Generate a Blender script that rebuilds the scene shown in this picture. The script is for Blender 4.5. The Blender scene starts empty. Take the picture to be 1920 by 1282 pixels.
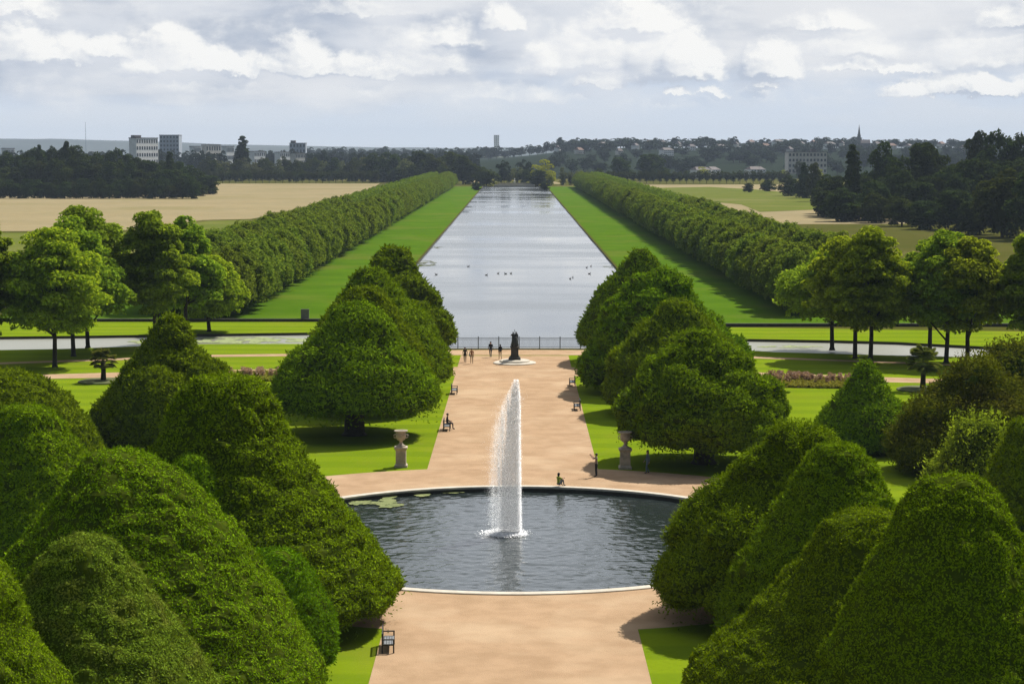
import bpy, bmesh, math, random
import numpy as np
from mathutils import Vector, Matrix, Euler
from mathutils.geometry import tessellate_polygon

scene = bpy.context.scene
COL = scene.collection
R = math.radians
rng = np.random.default_rng(7)
random.seed(7)

# ------------------------------------------------------------------ camera
CAM_H = 24.0
FPX = 3733.0                      # focal length in pixels of the 1920 px photograph (70 mm on 36 mm)
PITCH = math.atan(360.0 / FPX)    # horizon 360 px above the centre
YAW = 5.0 / FPX
cam_data = bpy.data.cameras.new("camera")
cam_data.lens = 70.0
cam_data.sensor_width = 36.0
cam_data.clip_start = 1.0
cam_data.clip_end = 40000.0
cam = bpy.data.objects.new("camera", cam_data)
COL.objects.link(cam)
cam.location = (0, 0, CAM_H)
cam.rotation_euler = (R(90) - PITCH, 0, YAW)
scene.camera = cam
scene.render.resolution_x, scene.render.resolution_y = 1024, 683

# ------------------------------------------------------------------ sun, sky, exposure
SUN_EL, SUN_AZ = R(50), R(40)     # azimuth measured from the view axis (+Y) towards +X
sun_data = bpy.data.lights.new("sun", 'SUN')
sun_data.energy = 4.9
sun_data.angle = R(0.5)
sun_data.color = (1.0, 0.955, 0.87)
sun = bpy.data.objects.new("sun", sun_data)
COL.objects.link(sun)
sdir = Vector((math.sin(SUN_AZ) * math.cos(SUN_EL), math.cos(SUN_AZ) * math.cos(SUN_EL), math.sin(SUN_EL)))
sun.rotation_euler = sdir.to_track_quat('Z', 'Y').to_euler()

scene.view_settings.view_transform = 'Standard'
scene.view_settings.look = 'None'
EXPO = 0.45
scene.view_settings.exposure = EXPO
scene.view_settings.gamma = 1.0
scene.cycles.use_denoising = True
scene.cycles.denoising_input_passes = 'RGB_ALBEDO_NORMAL'
scene.cycles.denoising_prefilter = 'NONE'
scene.cycles.max_bounces = 12
scene.cycles.diffuse_bounces = 9
scene.cycles.glossy_bounces = 3
scene.cycles.transmission_bounces = 9
scene.cycles.volume_bounces = 0
scene.cycles.sample_clamp_indirect = 6.0
scene.cycles.caustics_reflective = False
scene.cycles.caustics_refractive = False


class NT:
    """small helper round a node tree"""
    def __init__(self, tree):
        self.t = tree; self.n = tree.nodes; self.l = tree.links

    def node(self, typ, **kw):
        x = self.n.new(typ)
        for k, v in kw.items():
            setattr(x, k, v)
        return x

    def put(self, sock, v):
        if isinstance(v, bpy.types.NodeSocket):
            self.l.new(v, sock)
        elif v is not None:
            sock.default_value = v

    def m(self, op, a, b=None, c=None, clamp=False):
        x = self.node('ShaderNodeMath', operation=op); x.use_clamp = clamp
        for i, v in enumerate((a, b, c)):
            if v is not None:
                self.put(x.inputs[i], v)
        return x.outputs[0]

    def mix(self, f, a, b, blend='MIX'):
        x = self.node('ShaderNodeMix', data_type='RGBA', blend_type=blend)
        self.put(x.inputs[0], f)
        for i, v in ((6, a), (7, b)):
            if isinstance(v, tuple) and len(v) == 3:
                v = (*v, 1)
            self.put(x.inputs[i], v)
        return x.outputs[2]

    def step(self, v, lo, hi):
        x = self.node('ShaderNodeMapRange', interpolation_type='SMOOTHSTEP')
        self.put(x.inputs[0], v); self.put(x.inputs[1], lo); self.put(x.inputs[2], hi)
        return x.outputs[0]

    def noise(self, vec, scale, detail=4, rough=0.5, dist=0.0):
        x = self.node('ShaderNodeTexNoise')
        if vec is not None:
            self.l.new(vec, x.inputs['Vector'])
        x.inputs['Scale'].default_value = scale
        x.inputs['Detail'].default_value = detail
        x.inputs['Roughness'].default_value = rough
        x.inputs['Distortion'].default_value = dist
        return x.outputs[0]

    def comb(self, a, b, c):
        x = self.node('ShaderNodeCombineXYZ')
        for i, v in enumerate((a, b, c)):
            self.put(x.inputs[i], v)
        return x.outputs[0]


world = bpy.data.worlds.new("World")
scene.world = world
world.use_nodes = True
W = NT(world.node_tree)
W.n.clear()
w_out = W.node('ShaderNodeOutputWorld')
w_bg = W.node('ShaderNodeBackground')
w_bg.inputs['Strength'].default_value = 0.09
W.l.new(w_bg.outputs[0], w_out.inputs[0])
sky = W.node('ShaderNodeTexSky', sky_type='NISHITA')
sky.sun_disc = False
sky.sun_elevation = SUN_EL
sky.sun_rotation = SUN_AZ
sky.air_density = 1.0
sky.dust_density = 1.5
geo = W.node('ShaderNodeTexCoord')
sep = W.node('ShaderNodeSeparateXYZ')
W.l.new(geo.outputs['Generated'], sep.inputs[0])
az = W.m('ARCTAN2', sep.outputs[0], sep.outputs[1])
el = W.m('ARCSINE', sep.outputs[2])
K = 1.0 / 0.09 / 2 ** EXPO                  # cloud radiances below are divided by the world strength


def c_sky(r, g, b):
    f = lambda v: (v / 255 / 12.92 if v <= 10 else ((v / 255 + 0.055) / 1.055) ** 2.4) * K
    return (f(r), f(g), f(b), 1)


HEAPS = [  # heaps over the horizon: px centre x, base y, half width, height, strength
    (1215, 152, 115, 165, .50), (1300, 150, 62, 95, .45), (1440, 147, 68, 88, .60), (335, 140, 95, 95, .46), (415, 140, 60, 55, .42), (565, 143, 75, 85, .48),
    (1085, 132, 90, 110, .42), (50, 125, 95, 95, .40), (150, 122, 80, 60, .38), (225, 112, 50, 50, .36), (1760, 182, 110, 52, .44), (1830, 182, 50, 40, .40), (940, 62, 48, 62, .42),
    (1265, 180, 34, 16, .36), (1330, 180, 36, 16, .34), (1430, 167, 26, 16, .38), (665, 142, 64, 50, .34), (1120, 162, 60, 26, .34),
    (800, 138, 95, 95, .26), (1580, 138, 90, 26, .32), (1690, 140, 60, 22, .34), (960, 188, 110, 40, .14), (1560, 110, 130, 70, .24), (1800, 130, 120, 90, .26), (700, 35, 120, 40, .2), (60, 40, 90, 50, .3),
    (470, 146, 70, 50, .36), (260, 150, 60, 40, .3), (1180, 60, 90, 70, .36), (1010, 140, 50, 70, .3), (740, 146, 60, 40, .26), (1670, 182, 50, 26, .34), (1890, 184, 50, 40, .34), (1530, 60, 120, 40, .26), (1880, 60, 90, 50, .28), (860, 90, 70, 60, .24)]


def cloud_fields(da, de):
    """cumulus density at a direction shifted by (da, de) radians: the heaps, their outlines broken up by noise"""
    a = W.m('ADD', az, da); e = W.m('ADD', el, de)
    wob = W.m('SUBTRACT', W.noise(W.comb(W.m('MULTIPLY', a, 75), W.m('MULTIPLY', e, 95), 5.5), 1.0, 6, 0.62), 0.5)
    wob2 = W.m('SUBTRACT', W.noise(W.comb(W.m('MULTIPLY', a, 75), W.m('MULTIPLY', e, 95), 25.5), 1.0, 6, 0.62), 0.5)
    a2 = W.m('ADD', a, W.m('MULTIPLY', wob, 0.017)); e2 = W.m('ADD', e, W.m('MULTIPLY', wob2, 0.014))
    n = W.noise(W.comb(W.m('MULTIPLY', a, 30), W.m('MULTIPLY', e, 52), 3.7), 1.0, 9, 0.60, 0.1)
    tot = W.m('MULTIPLY', W.m('SUBTRACT', n, 0.5), 0.75)
    for hx, hy, hw, hh, s in HEAPS:
        dx = W.m('MULTIPLY', W.m('SUBTRACT', a2, (hx - 965) / FPX), FPX / hw)
        dy = W.m('MULTIPLY', W.m('SUBTRACT', e2, (281 - hy) / FPX), FPX / hh)
        r2 = W.m('ADD', W.m('MULTIPLY', dx, dx), W.m('MULTIPLY', dy, dy))
        g = W.m('MULTIPLY', W.m('SUBTRACT', 1.0, r2, clamp=True), s * 1.2)
        g = W.m('MULTIPLY', g, W.step(dy, -0.10, 0.08))
        tot = W.m('ADD', tot, g)
    return tot


den = cloud_fields(0.0, 0.0)
den2 = cloud_fields(0.0060, 0.0050)
den3 = cloud_fields(0.0018, 0.0016)
lo_fade = W.m('MULTIPLY', W.step(el, 0.026, 0.008), -0.25)
dsum = W.m('ADD', den, lo_fade)
mask = W.step(dsum, -0.10, 0.28)
lit = W.m('ADD', W.m('MULTIPLY', W.m('SUBTRACT', den, den2), 1.9), 0.52)
lit = W.m('ADD', lit, W.m('MULTIPLY', W.m('SUBTRACT', den, den3), 1.3), clamp=True)
band = W.noise(W.comb(W.m('MULTIPLY', az, 13), W.m('MULTIPLY', el, 44), 9.1), 1.0, 5, 0.5, 0.2)
band2 = W.noise(W.comb(W.m('MULTIPLY', az, 5), W.m('MULTIPLY', el, 30), 2.1), 1.0, 6, 0.55, 0.2)
# the grey deck behind the heaps
deck = W.mix(W.step(band, 0.36, 0.60), c_sky(180, 190, 207), c_sky(221, 225, 232))
deck = W.mix(W.m('MULTIPLY', W.step(W.m('ADD', band2, W.m('MULTIPLY', W.step(az, 0.06, 0.16), 0.12)), 0.46, 0.66), 0.85), deck, c_sky(236, 237, 239))
low = W.mix(W.step(el, 0.0, 0.045), c_sky(222, 229, 238), c_sky(206, 218, 235))
low = W.mix(W.m('MULTIPLY', W.step(band, 0.40, 0.60), 0.75), low, c_sky(223, 228, 235))
base = W.mix(W.step(W.m('ADD', W.m('ADD', el, W.m('MULTIPLY', W.m('SUBTRACT', band2, 0.5), 0.07)), W.m('MULTIPLY', W.step(az, 0.04, -0.08), 0.010)), 0.026, 0.046), low, deck)
grey = W.mix(W.step(band, 0.36, 0.62), c_sky(190, 199, 214), c_sky(226, 229, 235))
ccol = W.mix(lit, grey, c_sky(254, 253, 250))
vis = W.mix(mask, base, ccol)
# above the frame pale cloud is added to brighten water and shade, blue between
n_up = W.noise(W.comb(W.m('MULTIPLY', az, 3.2), W.m('MULTIPLY', el, 8), 1.3), 1.0, 4, 0.55)
skyc = W.mix(W.m('MULTIPLY', W.step(n_up, 0.33, 0.52), 0.95), sky.outputs[0], c_sky(226, 230, 236))
vis = W.mix(W.m('MULTIPLY', W.step(el, 0.085, 0.15), 0.75), vis, c_sky(236, 243, 253))
full = W.mix(W.step(el, 0.30, 0.60), vis, skyc)
# unseen sky behind the camera, darkened to deepen the shade facing it
deep = W.mix(1.0, sky.outputs[0], (0.45, 0.45, 0.45), 'MULTIPLY')
dim = W.mix(W.m('MULTIPLY', W.step(n_up, 0.42, 0.62), 0.2), deep, c_sky(170, 178, 190))
full = W.mix(W.m('MULTIPLY', W.step(W.m('ABSOLUTE', az), 0.9, 1.7), W.step(el, 1.15, 0.8)), full, dim)
W.l.new(full, w_bg.inputs['Color'])

# ------------------------------------------------------------------ pixel <-> place
_Rm = np.array(Euler(cam.rotation_euler).to_matrix())


def ray(px, py):
    v = np.array([(px - 960.0) / FPX, -(py - 641.0) / FPX, -1.0])
    return _Rm @ v


def at(px, py, z=0.0):
    """the point of the level plane z that photo pixel (px, py) looks at"""
    r = ray(px, py)
    return np.array([0, 0, CAM_H]) + r * ((z - CAM_H) / r[2])


def on_y(px, py, Y):
    """x and z of the point at distance Y along the view axis"""
    r = ray(px, py)
    p = np.array([0, 0, CAM_H]) + r * (Y / r[1])
    return p[0], p[2]


# ------------------------------------------------------------------ object helpers
def tag(o, label=None, cat=None, group=None, kind=None):
    if label: o['label'] = label
    if cat: o['category'] = cat
    if group: o['group'] = group
    if kind: o['kind'] = kind
    return o


def link(name, me, parent=None, loc=None, rz=None):
    o = bpy.data.objects.new(name, me)
    COL.objects.link(o)
    if parent is not None: o.parent = parent
    if loc is not None: o.location = loc
    if rz is not None: o.rotation_euler = (0, 0, rz)
    return o


def thing(name, label, cat, loc=(0, 0, 0), rz=0.0, group=None):
    o = link(name, None, None, loc, rz)
    o.empty_display_size = 0.5
    return tag(o, label, cat, group)


def np_mesh(name, V, Q=None, T=None, mats=(), midx=None, smooth=False):
    V = np.asarray(V, np.float32).reshape(-1, 3)
    parts, sizes = [], []
    if Q is not None and len(Q):
        Q = np.asarray(Q, np.int32).reshape(-1, 4); parts.append(Q.ravel()); sizes.append(np.full(len(Q), 4, np.int32))
    if T is not None and len(T):
        T = np.asarray(T, np.int32).reshape(-1, 3); parts.append(T.ravel()); sizes.append(np.full(len(T), 3, np.int32))
    loops = np.concatenate(parts); sizes = np.concatenate(sizes)
    starts = np.concatenate([[0], np.cumsum(sizes)[:-1]]).astype(np.int32)
    me = bpy.data.meshes.new(name)
    me.vertices.add(len(V)); me.vertices.foreach_set('co', V.ravel())
    me.loops.add(len(loops)); me.loops.foreach_set('vertex_index', loops)
    me.polygons.add(len(sizes)); me.polygons.foreach_set('loop_start', starts)
    me.polygons.foreach_set('loop_total', sizes)
    if midx is not None:
        me.polygons.foreach_set('material_index', np.asarray(midx, np.int32))
    me.polygons.foreach_set('use_smooth', np.full(len(sizes), smooth, bool))
    for m in mats: me.materials.append(m)
    me.update(calc_edges=True); me.validate()
    return me


class MB:
    """collects simple shapes and links them as one mesh object"""
    def __init__(self): self.V = []; self.F = []; self.M = []

    def add(self, vs, fs, mi=0):
        o = len(self.V)
        self.V += [tuple(v) for v in vs]
        self.F += [tuple(i + o for i in f) for f in fs]
        self.M += [mi] * len(fs)

    def box(self, c, s, mi=0, rz=0.0, taper=1.0):
        cx, cy, cz = c; hx, hy, hz = s[0] / 2, s[1] / 2, s[2] / 2
        vs = []
        for z, k in ((-hz, 1.0), (hz, taper)):
            for x, y in ((-hx, -hy), (hx, -hy), (hx, hy), (-hx, hy)):
                x2, y2 = x * k, y * k
                vs.append((cx + x2 * math.cos(rz) - y2 * math.sin(rz), cy + x2 * math.sin(rz) + y2 * math.cos(rz), cz + z))
        self.add(vs, [(3, 2, 1, 0), (4, 5, 6, 7), (0, 1, 5, 4), (1, 2, 6, 5), (2, 3, 7, 6), (3, 0, 4, 7)], mi)

    def tube(self, pts, rads, n=8, mi=0, cap=True):
        pts = [Vector(p) for p in pts]
        vs, fs = [], []
        for i, p in enumerate(pts):
            d = (pts[min(i + 1, len(pts) - 1)] - pts[max(i - 1, 0)]).normalized()
            u = d.cross(Vector((0, 0, 1)) if abs(d.z) < 0.9 else Vector((1, 0, 0))).normalized(); v = d.cross(u)
            for k in range(n):
                a = 2 * math.pi * k / n
                vs.append(p + (u * math.cos(a) + v * math.sin(a)) * rads[i])
        for i in range(len(pts) - 1):
            for k in range(n):
                k2 = (k + 1) % n
                fs.append((i * n + k, i * n + k2, (i + 1) * n + k2, (i + 1) * n + k))
        if cap:
            fs.append(tuple(range(n))[::-1]); fs.append(tuple((len(pts) - 1) * n + k for k in range(n)))
        self.add(vs, fs, mi)

    def lathe(self, prof, n=24, c=(0, 0, 0), mi=0, square=False):
        vs, fs = [], []
        for r, z in prof:
            for k in range(n):
                a = 2 * math.pi * (k + (0.5 if square else 0)) / n
                vs.append((c[0] + r * math.cos(a), c[1] + r * math.sin(a), c[2] + z))
        m = len(prof)
        for i in range(m - 1):
            for k in range(n):
                k2 = (k + 1) % n
                fs.append((i * n + k, i * n + k2, (i + 1) * n + k2, (i + 1) * n + k))
        fs.append(tuple(range(n))[::-1]); fs.append(tuple((m - 1) * n + k for k in range(n)))
        self.add(vs, fs, mi)

    def ball(self, c, r, n=10, mi=0):
        if not hasattr(r, '__len__'): r = (r, r, r)
        vs, fs = [], []
        m = max(4, n // 2)
        for i in range(m + 1):
            t = math.pi * (i + 0.001) / (m + 0.002)
            for k in range(n):
                a = 2 * math.pi * k / n
                vs.append((c[0] + r[0] * math.sin(t) * math.cos(a), c[1] + r[1] * math.sin(t) * math.sin(a), c[2] + r[2] * math.cos(t)))
        for i in range(m):
            for k in range(n):
                k2 = (k + 1) % n
                fs.append((i * n + k2, i * n + k, (i + 1) * n + k, (i + 1) * n + k2))
        self.add(vs, fs, mi)

    def mesh(self, name, mats, smooth=False):
        me = bpy.data.meshes.new(name)
        me.from_pydata(self.V, [], self.F)
        if not isinstance(mats, (list, tuple)): mats = [mats]
        for m in mats: me.materials.append(m)
        me.polygons.foreach_set('material_index', self.M)
        me.polygons.foreach_set('use_smooth', [smooth] * len(self.F))
        me.update()
        return me

    def build(self, name, mats, parent=None, smooth=False, loc=None, rz=None):
        return link(name, self.mesh(name, mats, smooth), parent, loc, rz)


# ------------------------------------------------------------------ numpy noise
def _hash(ix, iy, iz, seed):
    h = (ix * 374761393 + iy * 668265263 + iz * 2147483647 + seed * 974711) & 0xffffffff
    h = ((h ^ (h >> 13)) * 1274126177) & 0xffffffff
    h = ((h ^ (h >> 16)) * 2246822519) & 0xffffffff
    return ((h ^ (h >> 15)) & 0xffffff) / float(0xffffff)


def vnoise(P, seed=0):
    P = np.asarray(P, float)
    i = np.floor(P).astype(np.int64); f = P - i
    f = f * f * f * (f * (f * 6 - 15) + 10)
    out = 0
    for dx in (0, 1):
        for dy in (0, 1):
            for dz in (0, 1):
                w = (f[..., 0] if dx else 1 - f[..., 0]) * (f[..., 1] if dy else 1 - f[..., 1]) * (f[..., 2] if dz else 1 - f[..., 2])
                out = out + w * _hash(i[..., 0] + dx, i[..., 1] + dy, i[..., 2] + dz, seed)
    return out


def unit(a):
    return a / np.maximum(np.linalg.norm(a, axis=-1, keepdims=True), 1e-9)


# ------------------------------------------------------------------ materials
def mat(name, col, rough=0.8, col2=None, scale=1.0, detail=4, bump=0.0, bscale=None, metal=0.0, spec=0.3, thr=(0.35, 0.65), third=None):
    m = bpy.data.materials.new(name); m.use_nodes = True
    t = NT(m.node_tree); t.n.clear()
    out = t.node('ShaderNodeOutputMaterial'); b = t.node('ShaderNodeBsdfPrincipled')
    t.l.new(b.outputs[0], out.inputs[0])
    b.inputs['Roughness'].default_value = rough
    b.inputs['Metallic'].default_value = metal
    b.inputs['Specular IOR Level'].default_value = spec
    g = t.node('ShaderNodeNewGeometry'); pos = g.outputs['Position']
    if col2 is None:
        col2 = tuple(c * 0.8 for c in col)
    f = t.step(t.noise(pos, scale, detail, 0.6), *thr)
    c = t.mix(f, col, col2)
    if third:
        c = t.mix(t.m('MULTIPLY', t.step(t.noise(pos, third[1], 3, 0.6), third[2], third[3]), third[4]), c, third[0])
    t.l.new(c, b.inputs['Base Color'])
    if bump:
        bp = t.node('ShaderNodeBump'); bp.inputs['Strength'].default_value = bump; bp.inputs['Distance'].default_value = 0.05
        t.l.new(t.noise(pos, bscale or scale * 6, 4, 0.6), bp.inputs['Height'])
        t.l.new(bp.outputs[0], b.inputs['Normal'])
    return m


def foliage(name, dark, light, trans=0.28, patch=None, pscale=0.35, gloss=0.0):
    m = bpy.data.materials.new(name); m.use_nodes = True
    t = NT(m.node_tree); t.n.clear()
    out = t.node('ShaderNodeOutputMaterial')
    g = t.node('ShaderNodeNewGeometry'); oi = t.node('ShaderNodeObjectInfo')
    c = t.mix(g.outputs['Random Per Island'], dark, light)
    n = t.noise(g.outputs['Position'], pscale, 3, 0.6)
    if patch:
        c = t.mix(t.m('MULTIPLY', t.step(n, 0.48, 0.66), 0.7), c, patch)
    hs = t.node('ShaderNodeHueSaturation')
    t.l.new(c, hs.inputs['Color'])
    t.l.new(t.m('ADD', t.m('MULTIPLY', oi.outputs['Random'], 0.03), 0.485), hs.inputs['Hue'])
    t.l.new(t.m('ADD', t.m('MULTIPLY', oi.outputs['Random'], 0.35), 0.82), hs.inputs['Value'])
    c = hs.outputs[0]
    d = t.node('ShaderNodeBsdfDiffuse'); tr = t.node('ShaderNodeBsdfTranslucent'); gl = t.node('ShaderNodeBsdfGlossy')
    gl.inputs['Roughness'].default_value = 0.5
    t.l.new(c, d.inputs[0])
    t.l.new(t.mix(0.5, c, (light[0] * 1.5, light[1] * 1.35, light[2] * 0.6)), tr.inputs[0])
    t.l.new(c, gl.inputs[0])
    mx = t.node('ShaderNodeMixShader'); mx.inputs[0].default_value = trans
    t.l.new(d.outputs[0], mx.inputs[1]); t.l.new(tr.outputs[0], mx.inputs[2])
    mx2 = t.node('ShaderNodeMixShader'); mx2.inputs[0].default_value = gloss
    t.l.new(mx.outputs[0], mx2.inputs[1]); t.l.new(gl.outputs[0], mx2.inputs[2])
    t.l.new(mx2.outputs[0], out.inputs[0])
    return m


def lawn_mat(name, col, col2, stripe, width, dry=None):
    m = bpy.data.materials.new(name); m.use_nodes = True
    t = NT(m.node_tree); t.n.clear()
    out = t.node('ShaderNodeOutputMaterial'); b = t.node('ShaderNodeBsdfPrincipled')
    t.l.new(b.outputs[0], out.inputs[0])
    b.inputs['Roughness'].default_value = 1.0; b.inputs['Specular IOR Level'].default_value = 0.0
    g = t.node('ShaderNodeNewGeometry'); pos = g.outputs['Position']
    s = t.node('ShaderNodeSeparateXYZ'); t.l.new(pos, s.inputs[0])
    wav = t.m('SINE', t.m('ADD', t.m('MULTIPLY', s.outputs[1], math.pi / width), t.m('MULTIPLY', t.noise(pos, 0.05, 2), 3.0)))
    f = t.m('ADD', t.m('MULTIPLY', t.step(wav, -0.5, 0.5), stripe), t.m('MULTIPLY', t.noise(pos, 0.16, 5, 0.65), 1 - stripe))
    c = t.mix(t.step(f, 0.25, 0.75), col, col2)
    fine = t.noise(pos, 2.6, 5, 0.7)
    c = t.mix(t.m('MULTIPLY', t.step(fine, 0.4, 0.75), 0.25), c, tuple(v * 0.55 for v in col))
    big = t.noise(pos, 0.045, 6, 0.7)
    c = t.mix(t.m('MULTIPLY', t.step(big, 0.42, 0.62), 0.35), c, tuple(v * k for v, k in zip(col, (.70, .78, .8))))
    if dry:
        c = t.mix(t.m('MULTIPLY', t.step(t.noise(pos, dry[1], 4, 0.6), 0.5, 0.68), dry[2]), c, dry[0])
    t.l.new(c, b.inputs['Base Color'])
    bp = t.node('ShaderNodeBump'); bp.inputs['Strength'].default_value = 0.5; bp.inputs['Distance'].default_value = 0.04
    t.l.new(t.noise(pos, 9.0, 3, 0.7), bp.inputs['Height']); t.l.new(bp.outputs[0], b.inputs['Normal'])
    return m


def water_mat(name, base, rough, scales, strength, dist, calm=None):
    m = bpy.data.materials.new(name); m.use_nodes = True
    t = NT(m.node_tree); t.n.clear()
    out = t.node('ShaderNodeOutputMaterial'); b = t.node('ShaderNodeBsdfPrincipled')
    t.l.new(b.outputs[0], out.inputs[0])
    b.inputs['Base Color'].default_value = (*base, 1); b.inputs['Roughness'].default_value = rough
    b.inputs['IOR'].default_value = 1.5; b.inputs['Specular IOR Level'].default_value = 0.5
    g = t.node('ShaderNodeNewGeometry'); pos = g.outputs['Position']
    h = None
    for sc, w in scales:
        v = t.m('MULTIPLY', t.noise(pos, sc, 3, 0.55), w)
        h = v if h is None else t.m('ADD', h, v)
    bp = t.node('ShaderNodeBump'); bp.inputs['Distance'].default_value = dist
    if calm:
        mp = t.node('ShaderNodeMapping'); mp.inputs['Scale'].default_value = calm[0]
        t.l.new(pos, mp.inputs[0])
        cf = t.step(t.noise(mp.outputs[0], 1.0, 5, 0.6), 0.36, 0.66)
        t.l.new(t.m('ADD', t.m('MULTIPLY', cf, strength), calm[1]), bp.inputs['Strength'])
        t.l.new(t.m('ADD', t.m('MULTIPLY', cf, calm[2]), rough), b.inputs['Roughness'])
    else:
        bp.inputs['Strength'].default_value = strength
    t.l.new(h, bp.inputs['Height']); t.l.new(bp.outputs[0], b.inputs['Normal'])
    return m


M_LAWN = lawn_mat('lawn_grass', (.160, .222, .008), (.128, .188, .008), 0.5, 2.6, ((.185, .205, .018), 0.10, 0.45))
M_BANK = lawn_mat('bank_grass', (.058, .120, .006), (.078, .145, .008), 0.12, 9.0, ((.125, .135, .025), 0.03, 0.5))
M_PARK = lawn_mat('park_grass', (0.0672, 0.0727, 0.0126), (0.0869, 0.0790, 0.0205), 0.1, 20.0, ((0.1896, 0.1580, 0.0711), 0.006, 0.5))
M_GREENF = lawn_mat('meadow_grass', (.105, .130, .022), (.135, .145, .032), 0.2, 25.0, ((.21, .18, .08), 0.012, 0.5))
M_TAN = lawn_mat('dry_meadow', (0.2923, 0.2370, 0.1343), (0.2449, 0.1975, 0.1067), 0.10, 41.0, ((0.1896, 0.1659, 0.0711), 0.010, 0.55))
M_GRAVEL = mat('gravel', (.402, .272, .168), 0.95, (.335, .224, .135), 0.5, 9, 0.6, 14, spec=0.0, third=((.49, .36, .235), 0.16, .45, .72, .6))
M_STONE = mat('pale_stone', (0.5530, 0.4977, 0.4108), 0.8, (0.4582, 0.4108, 0.3318), 1.5, 5, 0.3, 20)
M_URN = mat('urn_stone', (.46, .38, .29), 0.85, (.30, .26, .20), 2.5, 6, 0.4, 25)
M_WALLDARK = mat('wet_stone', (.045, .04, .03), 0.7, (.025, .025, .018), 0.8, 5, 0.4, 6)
M_BRONZE = mat('dark_bronze', (.018, .022, .020), 0.5, (.03, .035, .03), 4, 4, spec=0.5)
M_PEDESTAL = mat('dark_pedestal_stone', (.06, .055, .045), 0.8, (.035, .033, .028), 2, 5, 0.3, 10)
M_IRON = mat('grey_iron', (.10, .12, .15), 0.6, (.07, .085, .11), 3, 3)
M_WOOD = mat('dark_bench_wood', (.022, .022, .020), 0.6, (.040, .038, .034), 3, 4)
M_SEATWOOD = mat('weathered_seat_wood', (.23, .24, .25), 0.6, (.15, .16, .17), 5, 4)
M_BARK = mat('dark_bark', (.030, .024, .017), 0.95, (.05, .042, .03), 3, 5, 0.6, 12)
M_YEWSHADE = mat('yew_inner_foliage_shade', (.034, .052, .004), 1.0, (.055, .075, .006), 2.5, 4, spec=0.0)  # inner foliage darkened, so the colour itself shades the gaps between sprays
M_SOIL = mat('bed_soil', (.05, .035, .022), 0.95, (.08, .055, .035), 2, 4)
M_HILL = lawn_mat('hill_woodfloor', (.014, .022, .013), (.022, .030, .017), 0.1, 30.0)
M_SIDE = water_mat('side_canal_water', (.22, .22, .17), 0.35, ((1.5, 1.0), (5, .5)), 0.35, 0.08)  # pale base colour stands in for sky glare on the water
M_POND = water_mat('pond_water', (.020, .027, .026), 0.05, ((2.4, 1.0), (6.0, 0.35)), 0.5, 0.05)
M_CANAL = water_mat('canal_water', (.10, .112, .118), 0.05, ((0.9, 1.0), (2.8, 0.4)), 0.10, 0.1, ((0.012, 0.03, 1.0), 0.003, 0.18))
M_FOAM = bpy.data.materials.new('white_water')
M_FOAM.use_nodes = True
_t = NT(M_FOAM.node_tree); _t.n.clear()
_o = _t.node('ShaderNodeOutputMaterial'); _d = _t.node('ShaderNodeBsdfDiffuse'); _r = _t.node('ShaderNodeBsdfTranslucent'); _x = _t.node('ShaderNodeMixShader')
_d.inputs[0].default_value = (.985, .99, .995, 1); _r.inputs[0].default_value = (.985, .99, .995, 1); _x.inputs[0].default_value = 0.65
_t.l.new(_d.outputs[0], _x.inputs[1]); _t.l.new(_r.outputs[0], _x.inputs[2]); _g = _t.node('ShaderNodeBsdfGlossy'); _g.inputs['Roughness'].default_value = 0.6; _g.inputs[0].default_value = (.98, .985, 1, 1)
_x2 = _t.node('ShaderNodeMixShader'); _x2.inputs[0].default_value = 0.52
_t.l.new(_x.outputs[0], _x2.inputs[1]); _t.l.new(_g.outputs[0], _x2.inputs[2]); _t.l.new(_x2.outputs[0], _o.inputs[0])

F_YEW = foliage('yew_foliage', (.058, .104, .002), (.200, .300, .005), 0.14)
F_YEWDULL = foliage('yew_foliage_dull', (.072, .104, .008), (.19, .25, .018), 0.14, (.14, .14, .022), 0.8)
F_YEWBROWN = foliage('yew_foliage_bronzed', (.055, .072, .004), (.16, .185, .009), 0.14, (.11, .10, .015), 0.4)
F_YEWLOBE = foliage('yew_foliage_fresh', (.055, .128, .002), (.145, .29, .006), 0.14)
F_LIME = foliage('lime_leaves', (.062, .110, .007), (.27, .385, .028), 0.45)
F_LIME2 = foliage('lime_leaves_yellow', (.09, .135, .006), (.32, .41, .024), 0.46)
F_AVENUE = foliage('avenue_leaves', (.060, .100, .012), (.165, .230, .026), 0.46)
F_WOOD = foliage('woodland_leaves', (.020, .036, .011), (.060, .086, .018), 0.15)
F_WOOD2 = foliage('woodland_leaves_mid', (.028, .042, .009), (.072, .090, .018), 0.2)
F_PALE = foliage('pale_leaves', (.07, .085, .03), (.13, .145, .06), 0.25)
F_YELLOW = foliage('willow_leaves', (.18, .21, .010), (.32, .34, .016), 0.35)
F_TOWN = foliage('town_tree_leaves', (.014, .025, .016), (.038, .053, .028), 0.15)  # bluish leaves carry part of the distance haze in their colour


# ------------------------------------------------------------------ foliage geometry
def leaf_quads(P, N, L, Wd, spread, rg):
    n = unit(N + spread * rg.normal(size=P.shape))
    t = unit(np.cross(n, rg.normal(size=P.shape)))
    b = np.cross(n, t)
    k = (0.65 + 0.7 * rg.random((len(P), 1)))
    L = L * k; Wd = Wd * k
    V = np.stack([P - t * L / 2, P + b * Wd / 2 + n * Wd * .12, P + t * L / 2, P - b * Wd / 2 + n * Wd * .12], 1).reshape(-1, 3)
    return V


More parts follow.
